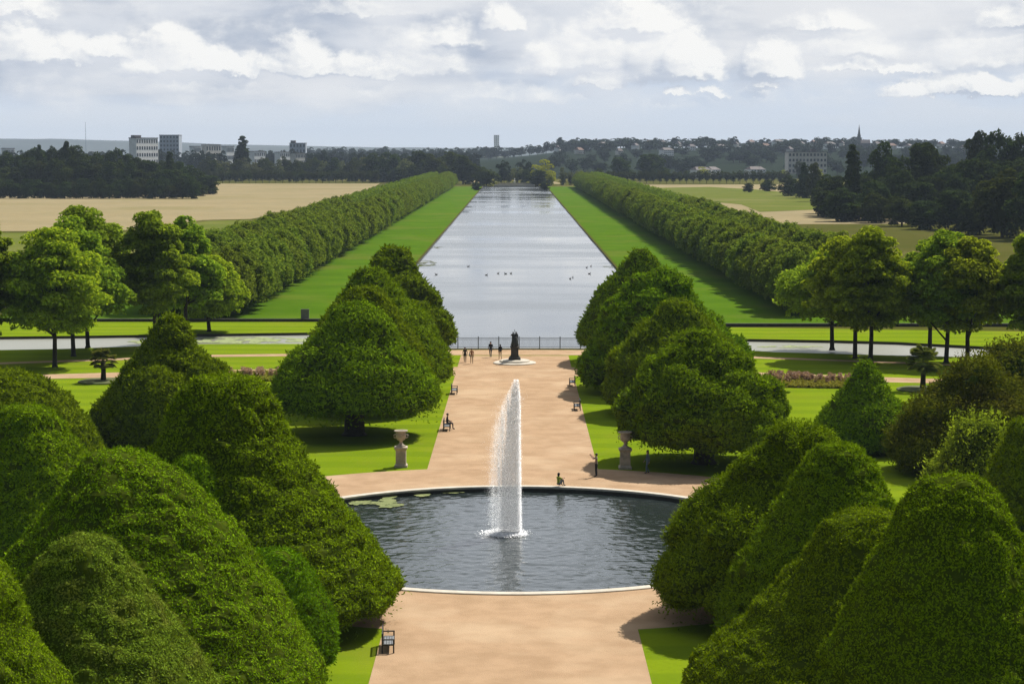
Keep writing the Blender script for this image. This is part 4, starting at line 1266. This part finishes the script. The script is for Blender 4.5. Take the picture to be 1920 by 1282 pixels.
# low walls edging the canal lawns
def low_wall(x0, x1, y, label):
    b = MB(); b.box(((x0 + x1) / 2, y, .18), (abs(x1 - x0), .4, .36)); b.box(((x0 + x1) / 2, y, .40), (abs(x1 - x0), .5, .08))
    tag(b.build('low_wall', M_PEDESTAL), label, 'wall')


low_wall(-75, -CAN - .4, yl + .2, 'low dark stone wall across the foot of the left canal lawn')
low_wall(CAN + .4, 78, yr + .2, 'low dark stone wall across the foot of the right canal lawn')
# head of the canal: pale wall and white statue
g = at(965, 348)
b = MB(); b.box((0, 0, .4), (CAN * 1.3, 1.0, 1.4)); b.box((0, 9, 1.4), (CAN * 1.1, .6, 1.4))
tag(b.build('canal_head_wall', M_STONE, loc=(0, CAN_END + 1.2, 0)), 'pale stone wall closing the far end of the canal', 'wall')


# ------------------------------------------------------------------ people
SKIN = mat('skin', (.48, .28, .19), .6, (.44, .25, .17), 5)
HAIR = mat('dark_hair', (.02, .015, .012), .6)


def cloth(name, c): return mat(name, c, .9, tuple(v * .75 for v in c), 9, 3, .3, 40)


STAND = dict(pelvis=(0, 0, .95), waist=(0, 0, 1.10), chest=(0, 0, 1.34), neck=(0, .005, 1.49), jaw=(0, .02, 1.56), head=(0, .015, 1.64), crown=(0, 0, 1.71),
             sh_l=(-.18, 0, 1.42), el_l=(-.23, -.03, 1.14), wr_l=(-.22, .06, .90), ha_l=(-.22, .08, .82), sh_r=(.18, 0, 1.42), el_r=(.23, -.03, 1.14), wr_r=(.22, .06, .90), ha_r=(.22, .08, .82),
             hip_l=(-.10, 0, .90), kn_l=(-.11, .02, .50), an_l=(-.11, -.02, .09), to_l=(-.13, .15, .04), hip_r=(.10, 0, .90), kn_r=(.11, .02, .50), an_r=(.11, -.02, .09), to_r=(.13, .15, .04))
RAD = dict(pelvis=.145, waist=.125, chest=.145, neck=.055, jaw=.070, head=.092, crown=.062, sh=.066, el=.045, wr=.030, ha=.034, hip=.092, kn=.062, an=.042, to=.036)
EDGES = [('pelvis', 'waist', 't'), ('waist', 'chest', 't'), ('chest', 'neck', 't'), ('neck', 'jaw', 's'), ('jaw', 'head', 's'), ('head', 'crown', 's')]
for s_ in 'lr':
    EDGES += [('chest', 'sh_' + s_, 't'), ('sh_' + s_, 'el_' + s_, 't'), ('el_' + s_, 'wr_' + s_, 'a'), ('wr_' + s_, 'ha_' + s_, 's'),
              ('pelvis', 'hip_' + s_, 'l'), ('hip_' + s_, 'kn_' + s_, 'l'), ('kn_' + s_, 'an_' + s_, 'l'), ('an_' + s_, 'to_' + s_, 'b')]


def figure_mesh(pose, mats, bulk=1.0):
    """one continuous skinned body; mats: dict t(op) a(rm) l(egs) b(oots) s(kin)"""
    J = dict(STAND); J.update(pose)
    names = list(J)
    me = bpy.data.meshes.new('body_graph')
    me.from_pydata([J[n] for n in names], [(names.index(a), names.index(c)) for a, c, _ in EDGES], [])
    o = bpy.data.objects.new('body_graph', me); COL.objects.link(o)
    sk = o.modifiers.new('skin', 'SKIN'); sk.use_smooth_shade = True
    for i, n in enumerate(names):
        rr = RAD.get(n) or RAD[n.split('_')[0]]
        k = bulk if n in ('pelvis', 'waist', 'chest') else 1.0
        me.skin_vertices[0].data[i].radius = (rr * k, rr * k * (.78 if n in ('pelvis', 'waist', 'chest') else 1.0))
        me.skin_vertices[0].data[i].use_root = n == 'pelvis'
    sub = o.modifiers.new('sub', 'SUBSURF'); sub.levels = 1; sub.render_levels = 1
    dg = bpy.context.evaluated_depsgraph_get()
    out = bpy.data.meshes.new_from_object(o.evaluated_get(dg))
    bpy.data.objects.remove(o)
    # fingers, nose and ears join the same mesh
    bm = bmesh.new(); bm.from_mesh(out)
    extra = MB()
    for s_ in 'lr':
        w, h = Vector(J['wr_' + s_]), Vector(J['ha_' + s_])
        d = (h - w).normalized(); side = d.cross(Vector((0, 1, 0.2))).normalized(); cu = side.cross(d).normalized()
        for k in range(4):
            p0 = h + side * (k - 1.5) * .018
            ln = (.075, .085, .08, .062)[k]
            extra.tube([p0, p0 + d * ln * .55 + cu * .008, p0 + d * ln + cu * .03], [.010, .009, .007], 6)
        p0 = h - d * .03 - side * .03
        extra.tube([p0, p0 + d * .03 - side * .025 + cu * .01, p0 + d * .06 - side * .03 + cu * .02], [.011, .010, .008], 6)
    hd = Vector(J['head']); jw = Vector(J['jaw']); fwd = Vector(pose.get('_fwd', (0, 1, 0)))
    up = (hd - jw).normalized(); rt = fwd.cross(up).normalized()
    extra.tube([hd + fwd * .085 + up * .01, hd + fwd * .115 - up * .03, hd + fwd * .085 - up * .04], [.010, .016, .010], 6)
    for s in (-1, 1): extra.ball(tuple(hd + rt * .088 * s - up * .01), (.014, .024, .032), 6)
    eb = bmesh.new(); eb.from_mesh(extra.mesh('x', SKIN)); tmp = bpy.data.meshes.new('x'); eb.to_mesh(tmp); eb.free()
    bm.from_mesh(tmp)
    bm.to_mesh(out); bm.free()
    keys = ['t', 'a', 'l', 'b', 's']
    out.materials.clear()
    for k in keys: out.materials.append(mats[k])
    segs = [(np.array(J[a]), np.array(J[c]), keys.index(k)) for a, c, k in EDGES]
    for p in out.polygons:
        c = np.array(p.center); best = (9, 0)
        for a, e, k in segs:
            ab = e - a; t = np.clip(np.dot(c - a, ab) / (ab @ ab), 0, 1); dd = np.linalg.norm(c - a - ab * t)
            if dd < best[0]: best = (dd, k)
        p.material_index = best[1]; p.use_smooth = True
    return out, J


def person(loc, rz, pose, label, cols, hair_long=False, bulk=1.0, scale=1.0, extra=None):
    r = thing('person', label, 'person', loc, rz)
    r.scale = (scale,) * 3
    top, leg, boot, arm = cols
    mats = dict(t=top, a=arm or SKIN, l=leg, b=boot, s=SKIN)
    me, J = figure_mesh(pose, mats, bulk)
    me.name = 'body'; link('body', me, r)
    hd = Vector(J['head']); fwd = Vector(pose.get('_fwd', (0, 1, 0)))
    b = MB()
    b.ball(tuple(hd - fwd * .022 + Vector((0, 0, .022))), (.102, .106, .100), 12)
    if hair_long: b.ball(tuple(hd - fwd * .06 - Vector((0, 0, .07))), (.085, .06, .14), 10)
    b.build('hair', HAIR, r, True)
    if extra: extra(r, J)
    return r


C_BLACK = cloth('black_cloth', (.015, .015, .017)); C_NAVY = cloth('navy_cloth', (.03, .04, .07)); C_BEIGE = cloth('taupe_cloth', (.26, .20, .16)); C_TAN = cloth('tan_cloth', (.42, .33, .22))
C_LIME = cloth('yellow_green_cloth', (.42, .46, .06)); C_BLUE = cloth('blue_grey_cloth', (.10, .14, .17)); C_CORAL = cloth('rust_cloth', (.36, .17, .08)); C_SHOE = cloth('dark_shoes', (.02, .018, .016)); C_GREY = cloth('grey_cloth', (.14, .14, .15))
C_BAG = cloth('blue_bag_cloth', (.12, .22, .36))


def walk(k=.16):
    return dict(kn_l=(-.10, .12, .51), an_l=(-.10, k, .10), to_l=(-.11, k + .16, .06), kn_r=(.10, .03, .50), an_r=(.10, -k - .06, .12), to_r=(.11, -k + .09, .05),
                el_l=(-.24, -.10, 1.15), wr_l=(-.22, -.08, .91), ha_l=(-.22, -.06, .83), el_r=(.24, .02, 1.14), wr_r=(.21, .18, .94), ha_r=(.20, .22, .87))


def gl(px, py): g = at(px, py); return (g[0], g[1], .02)


def camera_thing(r, J):
    b = MB(); m_ = (Vector(J['ha_l']) + Vector(J['ha_r'])) / 2 + Vector((0, .06, .03))
    b.box(tuple(m_), (.15, .02, .08)); o = b.build('phone', C_BLACK); o.parent = None
    o.matrix_world = r.matrix_basis
    tag(o, 'small dark phone held up by the person in the taupe top', 'phone')


person(gl(1118, 894), R(75), dict(el_l=(-.20, .22, 1.36), wr_l=(-.08, .38, 1.54), ha_l=(-.06, .42, 1.60), el_r=(.20, .22, 1.36), wr_r=(.08, .38, 1.54), ha_r=(.06, .42, 1.60), an_l=(-.15, -.02, .09), an_r=(.15, -.02, .09), to_l=(-.17, .15, .04), to_r=(.17, .15, .04)),
       'person in taupe top and black trousers holding a phone up, right of the pond', (C_BEIGE, C_BLACK, C_SHOE, None), extra=camera_thing)
person(gl(1214, 888), R(100), walk(.10), 'person in blue grey clothes walking in the shade of the right urn yew', (C_BLUE, C_BLUE, C_SHOE, C_BLUE), True)
person(gl(872, 680), R(175), walk(), 'person in black walking beside a companion in tan trousers', (C_BLACK, C_BLACK, C_SHOE, C_BLACK), True)


def bag(r, J):
    b = MB(); b.box((.26, .02, 1.0), (.10, .24, .28)); b.build('shoulder_bag', C_BAG, r)


person(gl(884.5, 682), R(185), walk(.12), 'person in rust top and tan trousers with a blue bag', (C_CORAL, C_TAN, C_SHOE, C_CORAL), extra=bag)
person(gl(920, 670), R(160), walk(.08), 'tall person in dark coat by the railing left of the statue', (C_BLACK, C_NAVY, C_SHOE, C_BLACK), bulk=1.15, scale=1.05)
person(gl(938, 674), R(20), walk(.10), 'person in black jacket and pale trousers nearest the statue', (C_BLACK, C_TAN, C_SHOE, C_BLACK), True, 1.1)
SIT = dict(pelvis=(0, 0, .55), waist=(0, -.02, .70), chest=(0, -.01, .94), neck=(0, .02, 1.09), jaw=(0, .04, 1.16), head=(0, .04, 1.24), crown=(0, .03, 1.31), sh_l=(-.18, 0, 1.02), sh_r=(.18, 0, 1.02),
           el_l=(-.23, .05, .76), wr_l=(-.14, .26, .68), ha_l=(-.12, .33, .67), el_r=(.23, .05, .76), wr_r=(.14, .26, .68), ha_r=(.12, .33, .67),
           hip_l=(-.10, .02, .53), kn_l=(-.11, .45, .52), an_l=(-.11, .46, .10), to_l=(-.12, .62, .05), hip_r=(.10, .02, .53), kn_r=(.11, .45, .52), an_r=(.11, .46, .10), to_r=(.12, .62, .05))
g = at(838, 806)
person((g[0] + .02, g[1] + .35, .0), R(-90), SIT, 'person in black sitting on the left bench along the walk', (C_BLACK, C_BLACK, C_SHOE, C_BLACK), bulk=1.2, scale=1.05)
LOW = {k: (v[0], v[1], v[2] - .36) for k, v in SIT.items()}
LOW.update(kn_l=(-.12, .36, .50), an_l=(-.11, .40, .06), to_l=(-.12, .55, .03), kn_r=(.12, .34, .48), an_r=(.11, .42, .06), to_r=(.12, .57, .03), wr_r=(.13, .34, .55), ha_r=(.11, .41, .57), el_r=(.24, .16, .52), wr_l=(-.10, .34, .52), ha_l=(-.08, .41, .54), el_l=(-.24, .14, .50))
kx = at(1047, 912)[0]
ky = PC[1] + math.sqrt((PR - .33) ** 2 - kx ** 2)
person((kx, ky, .09), R(-50), LOW, 'person in yellow green top sitting on the pond kerb', (C_LIME, C_GREY, C_SHOE, None), True)

# ------------------------------------------------------------------ statue near the railing
g = at(965, 681)
st = thing('statue', 'dark bronze statue of entwined figures on a tall pedestal before the canal', 'statue', (g[0], g[1], 0))
b = MB()
b.lathe([(2.42, 0), (2.42, .10), (2.30, .16), (1.75, .20), (1.70, .34), (1.55, .40), (.9, .44)], 40); b.build('round_step', M_STONE, st)
b = MB(); b.lathe([(.95, .42), (.95, .62), (.80, .74), (.66, .84), (.60, 1.0), (.60, 1.75), (.70, 1.84), (.72, 1.92), (.5, 1.96)], 4, square=True); b.build('pedestal', M_PEDESTAL, st)
for i, (dx, dy, rz, ps) in enumerate(((-.16, 0, .5, dict(el_r=(.30, .10, 1.55), wr_r=(.28, .16, 1.78), ha_r=(.27, .18, 1.86), el_l=(-.26, .12, 1.22), wr_l=(-.05, .28, 1.25), ha_l=(.02, .30, 1.27))),
                                      (.18, .06, -2.6, dict(el_r=(.28, .1, 1.2), wr_r=(.10, .28, 1.15), ha_r=(.04, .32, 1.15), kn_l=(-.12, .14, .52), an_l=(-.12, .05, .12))))):
    me, J = figure_mesh(ps, {k: M_BRONZE for k in 'talbs'}, 1.25)
    me.name = 'figure'
    o = link('figure', me, st, (dx, dy, 1.94), rz); o.scale = (1.0, 1.0, .96)
b = MB(); b.lathe([(.42, 1.95), (.46, 2.1), (.34, 2.5), (.26, 2.9), (.18, 3.1)], 12); b.build('drapery', M_BRONZE, st, True)
# white statue at the canal head
g = at(965, 346)
ws = thing('white_statue', 'tiny white statue on a plinth at the far end of the canal', 'statue', (g[0], g[1] + 2, 0))
b = MB(); b.lathe([(1.2, 0), (1.2, .5), (.9, .6), (.9, 2.0), (1.05, 2.2), (.5, 2.3)], 4, square=True); b.build('plinth', M_WHITE, ws)
me, J = figure_mesh({}, {k: M_WHITE for k in 'talbs'}, 1.5); me.name = 'figure'
o = link('figure', me, ws, (0, 0, 2.25)); o.scale = (1.5, 1.5, 1.25)

# ------------------------------------------------------------------ fountain
fb = at(962, 1001, -.28)
FX, FY = fb[0], fb[1]
FH = on_y(968, 711, FY)[1] + .28
root = thing('fountain_jet', 'tall white water jet in the middle of the round pond, spray drifting left', 'fountain', (FX, FY, -.28))
rg = np.random.default_rng(55)
px2m = FY / FPX


def drop_quads(P, s, stretch, rg):
    """thin flakes of water tilted between sun and camera"""
    n = len(P)
    k = s * np.exp(rg.normal(size=(n, 1)) * .35)
    nn = unit(rg.normal(size=(n, 3)) * .45 + np.array([.36, -.43, .83]))  # this tilt whitens the jet as seen from the camera
    up = unit(np.array([0, 0, 1.]) - nn * nn[:, 2:3])
    sd = np.cross(nn, up)
    V = np.stack([P - up * k * stretch, P + sd * k, P + up * k * stretch, P - sd * k], 1).reshape(-1, 3)
    return V


def curve(*pts):     # (photo y, photo x)
    ty = np.array([(1001 - y) / (1001 - 711) for y, _ in pts])[::-1]; xv = np.array([(x - 962) * px2m for _, x in pts])[::-1]
    return lambda t: np.interp(t, ty, xv)


c_right = curve((711, 971.5), (740, 974), (790, 975), (850, 975.5), (930, 976), (1001, 977))
c_core = curve((711, 966), (740, 959), (780, 952), (830, 946), (900, 941), (1001, 938))
c_left = curve((711, 963), (730, 955), (748, 946), (775, 935), (800, 927), (850, 921), (900, 919), (950, 917), (1001, 920))
# upright sheet of rising water: full on the right, thinning into streaks that drift left
n = 760000
t = rg.random(n); x = rg.uniform(-1.75, .62, n)
l, c, r_ = c_left(t), c_core(t), c_right(t)
soft = lambda v, w: np.clip(v / w + .5, 0, 1)
edge = soft(r_ - x, .16)
core = soft(x - c, .22) * edge
streak = vnoise(np.stack([x / .085, t * 2.2, t * 0], -1), 3) * .6 + vnoise(np.stack([x / .22, t * 5 + x, t * 0], -1), 4) * .5
q = np.clip((c - x) / np.maximum(c - l, .04), 0, 1.6)
veil = np.exp(-1.7 * q) * soft(1.0 - q, .5) * np.clip(streak * 1.5 - .05, .1, 1.2) * np.interp(t, [0, .2, .4, .9], [.42, .62, .95, 1]) * edge
top = np.interp(t, [.90, 1.0], [1, .55])
dens = np.maximum(core * (.85 + .5 * streak), veil) * top
ok_ = rg.random(n) < dens
is_core = core > .5
for nm, sel in (('water_column', ok_ & is_core), ('falling_spray', ok_ & ~is_core)):
    P = np.stack([x[sel], rg.normal(size=sel.sum()) * (.05 + .10 * (1 - t[sel])), t[sel] * FH], -1)
    V = drop_quads(P, .0040, 3.0, rg)
    link(nm, np_mesh(nm, V, np.arange(len(V)).reshape(-1, 4), mats=[M_FOAM]), root)
n = 46000
t = rg.random(n) ** 1.3 * .9
P = np.stack([np.where(rg.random(n) < .22, c_right(t) - .05 + rg.normal(size=n) * .10, c_left(t) + .5 + rg.normal(size=n) * .36), rg.normal(size=n) * .6, t * FH], -1)
V = drop_quads(P, .0042, 2.2, rg)
link('fine_mist', np_mesh('fine_mist', V, np.arange(len(V)).reshape(-1, 4), mats=[M_FOAM]), root)
n = 20000
P = np.stack([-.55 + rg.normal(size=n) * .50, rg.normal(size=n) * .42, np.abs(rg.normal(size=n)) * .07 + .02], -1)
V = drop_quads(P, .020, 1.0, rg)
link('foam', np_mesh('foam', V, np.arange(len(V)).reshape(-1, 4), mats=[M_FOAM]), root)

# ------------------------------------------------------------------ pond weed, ducks, beds, palms
M_WEED = mat('pond_weed', (0.2054, 0.2291, 0.0790), .8, (0.1343, 0.1659, 0.0474), 1.2, 4)


def pads(name, polys, z, size, n, label, m):
    """scattered floating leaves inside pixel ellipses"""
    V, T = [], []
    rg = np.random.default_rng(n)
    tot = 0
    for (cx, cy, hw, hh, k) in polys:
        a = rg.uniform(0, 6.28, k); q = np.sqrt(rg.random(k))
        px_, py_ = cx + np.cos(a) * q * hw, cy + np.sin(a) * q * hh
        for x, y in zip(px_, py_):
            g = at(x, y, z)
            if vnoise(np.array([[g[0] / 1.1, g[1] / 1.6, 0]]), 2)[0] < .43: continue
            s = size * rg.uniform(.5, 1.3); o = len(V)
            aa = rg.uniform(0, 6)
            V += [(g[0] + s * math.cos(aa + j * 1.047), g[1] + s * math.sin(aa + j * 1.047), z + rg.uniform(.005, .03)) for j in range(6)]
            T += [(o, o + j, o + j + 1) for j in range(1, 5)]
    return tag(link(name, np_mesh(name, V, None, T, mats=[m])), label, 'water plants', kind='stuff')


pads('pond_weed', [(760, 934, 55, 9, 900), (700, 946, 55, 6, 500), (830, 925, 45, 5, 350), (668, 936, 30, 8, 250), (1240, 965, 16, 2, 30)], -.255, .16, 71, 'pale green weed floating by the left far rim of the pond', M_WEED)
M_REED = mat('canal_weed', (.06, .075, .03), .8, (.10, .11, .05), .5, 4)
pads('canal_weed', [(797, 494, 20, 6, 110), (815, 464, 14, 2, 40), (1146, 500, 12, 3, 40)], -.31, .5, 72, 'dark weed streaks along the left margin of the long canal', M_REED)
pads('side_canal_weed', [(470, 638, 110, 6, 2600), (310, 641, 70, 4, 900), (1480, 650, 60, 2, 200)], -.31, .26, 73, 'green weed covering the left side canal', mat('side_weed', (.30, .34, .16), .8, (.22, .27, .10), .6, 4))
dk = MB()
dk.ball((0, 0, .10), (.13, .26, .11), 10); dk.tube([(0, .17, .14), (0, .24, .24), (0, .25, .30)], [.06, .045, .045], 8); dk.ball((0, .27, .33), (.05, .07, .05), 8); dk.box((0, .36, .32), (.04, .08, .02)); dk.tube([(0, -.2, .13), (0, -.36, .20)], [.06, .01], 6)
dkm = dk.mesh('duck', mat('duck_feathers', (.05, .045, .04), .8, (.09, .08, .07), 8), True)
for i, (x, y) in enumerate(((878, 500), (818, 515), (934, 513), (948, 513.5), (958, 513), (1100, 502), (1108, 499.5), (1105, 513.5), (1069, 523), (1074, 520.5), (912, 516))):
    g = at(x, y, -.32)
    o = link('duck', dkm, None, (g[0], g[1], -.35), random.uniform(0, 6)); o.scale = (.95,) * 3
    lb = ['lone dark duck on the left of the long canal', 'duck swimming near the left canal margin', 'duck of the loose line in mid canal', 'duck of the loose line in mid canal', 'duck of the loose line in mid canal', 'duck of the cluster near the right canal edge', 'duck of the cluster near the right canal edge', 'duck of the cluster near the right canal edge', 'duck of the near pair right of mid canal', 'duck of the near pair right of mid canal', 'duck trailing left of the line in mid canal'][i]
    tag(o, lb, 'duck', 'ducks on the long canal')

F_SPIKE = foliage('flower_spikes', (.26, .16, .12), (.46, .33, .25), .2)
F_BEDG = foliage('bed_foliage', (.14, .17, .02), (.34, .32, .06), .25)


def flower_bed(p0, p1, p2, p3, label, seed):
    """pixel corners: near left, near right, far right, far left"""
    c = [np.array(at(*p)) for p in (p0, p1, p2, p3)]
    rg = np.random.default_rng(seed)
    o = px_poly('flower_bed_soil', (p0, p1, p2, p3), .05, M_SOIL)
    n = 5200
    u, v = rg.random(n), rg.random(n)
    P = ((c[0] * (1 - u)[:, None] + c[1] * u[:, None]) * (1 - v)[:, None] + (c[3] * (1 - u)[:, None] + c[2] * u[:, None]) * v[:, None])
    P[:, 2] = .05 + rg.random(n) * (.28 + .25 * v)
    V1 = leaf_quads(P, np.tile([0, 0, 1.], (n, 1)), .32, .2, .8, rg)
    n2 = 1500
    u, v = rg.random(n2), .35 + .65 * rg.random(n2)
    cl = vnoise(np.stack([u * 26, v * 3, u * 0], -1), seed) > .58
    u, v = u[cl], v[cl]; n2 = len(u)
    B = ((c[0] * (1 - u)[:, None] + c[1] * u[:, None]) * (1 - v)[:, None] + (c[3] * (1 - u)[:, None] + c[2] * u[:, None]) * v[:, None])
    k = 7
    P = np.repeat(B, k, 0); P[:, 2] = .38 + np.tile(np.arange(k), n2) * .09; P[:, :2] += rg.normal(size=(len(P), 2)) * .08
    V2 = leaf_quads(P, rg.normal(size=P.shape), .24, .16, .5, rg)
    V = np.vstack([V1, V2]); Q = np.arange(len(V)).reshape(-1, 4)
    mi = np.concatenate([np.zeros(len(V1) // 4), np.ones(len(V2) // 4)])
    tag(link('flower_bed', np_mesh('flower_bed', V, Q, mats=[F_BEDG, F_SPIKE], midx=mi)), label, 'flower bed', kind='stuff')


flower_bed((400, 716), (528, 715), (528, 703), (400, 704.5), 'bed of purple flower spikes over yellow green leaves at left', 5)
flower_bed((1432, 726), (1594, 729), (1594, 716), (1430, 710), 'bed of purple flower spikes over yellow green leaves at right', 6)


def palm(px, py, top, label, bedlabel):
    g = at(px, py)
    _, zt = on_y(px, top, g[1])
    bd = MB(); bd.lathe([(2.6, 0.02), (2.6, .12), (2.2, .22), (.6, .26)], 28, (g[0], g[1], 0))
    tag(bd.build('round_bed', mat('bed_turf', (.06, .085, .02), .9, (.10, .10, .03), 1.5)), bedlabel, 'planting bed')
    r = thing('palm_tree', label, 'palm tree', (g[0], g[1], .2), 0, 'palms on round beds')
    hgt = zt - .2
    b = MB(); b.tube([(0, 0, 0), (.03, 0, hgt * .3), (0, .03, hgt * .62)], [.30, .24, .26], 10); b.build('trunk', M_BARK, r, True)
    rg = np.random.default_rng(int(px))
    V = []
    for k in range(52):
        a = k * 2.399; el_ = rg.uniform(-.6, 1.4); ln = hgt * .42 * rg.uniform(.85, 1.15)
        d = np.array([math.cos(a) * math.cos(el_), math.sin(a) * math.cos(el_), math.sin(el_)])
        c0 = np.array([0, 0, hgt * .66])
        side = unit(np.cross(d, [0, 0, 1.]))
        ctr = c0 + d * ln * .6
        for j in range(15):
            f = (j - 7) / 7 * 1.25
            dd = d * math.cos(f) + side * math.sin(f)
            tip = ctr + dd * ln * .55 - np.array([0, 0, .12 * ln])
            sd = unit(np.cross(dd, [0.1, 0.2, 1.])) * .12
            V += [ctr, ctr + dd * ln * .3 + sd, tip, ctr + dd * ln * .3 - sd]
        V += [c0, c0 + side * .03, ctr, c0 - side * .03]
    V = np.array(V)
    link('fronds', np_mesh('fronds', V, np.arange(len(V)).reshape(-1, 4), mats=[F_PALM]), r)


F_PALM = foliage('palm_fronds', (.075, .10, .02), (.15, .17, .035), .25)
palm(194, 716, 657, 'small fan palm on a round bed on the left lawn', 'round planted bed under the left fan palm')
palm(1730, 731, 652, 'small fan palm on a round bed on the right lawn', 'round planted bed under the right fan palm')

# ================================================================== haze
hz = MB(); hz.box((0, 5600, 72.0), (18400, 12200, 147.6))
haze = hz.build('haze', [])
tag(haze, kind='stuff')
m = bpy.data.materials.new('haze_air'); m.use_nodes = True
t = NT(m.node_tree); t.n.clear()
o = t.node('ShaderNodeOutputMaterial'); v = t.node('ShaderNodeVolumePrincipled')
v.inputs['Color'].default_value = (.66, .80, 1.0, 1)
v.inputs['Density'].default_value = 0.6e-4
v.inputs['Anisotropy'].default_value = 0.0
t.l.new(v.outputs[0], o.inputs['Volume'])
haze.data.materials.append(m)
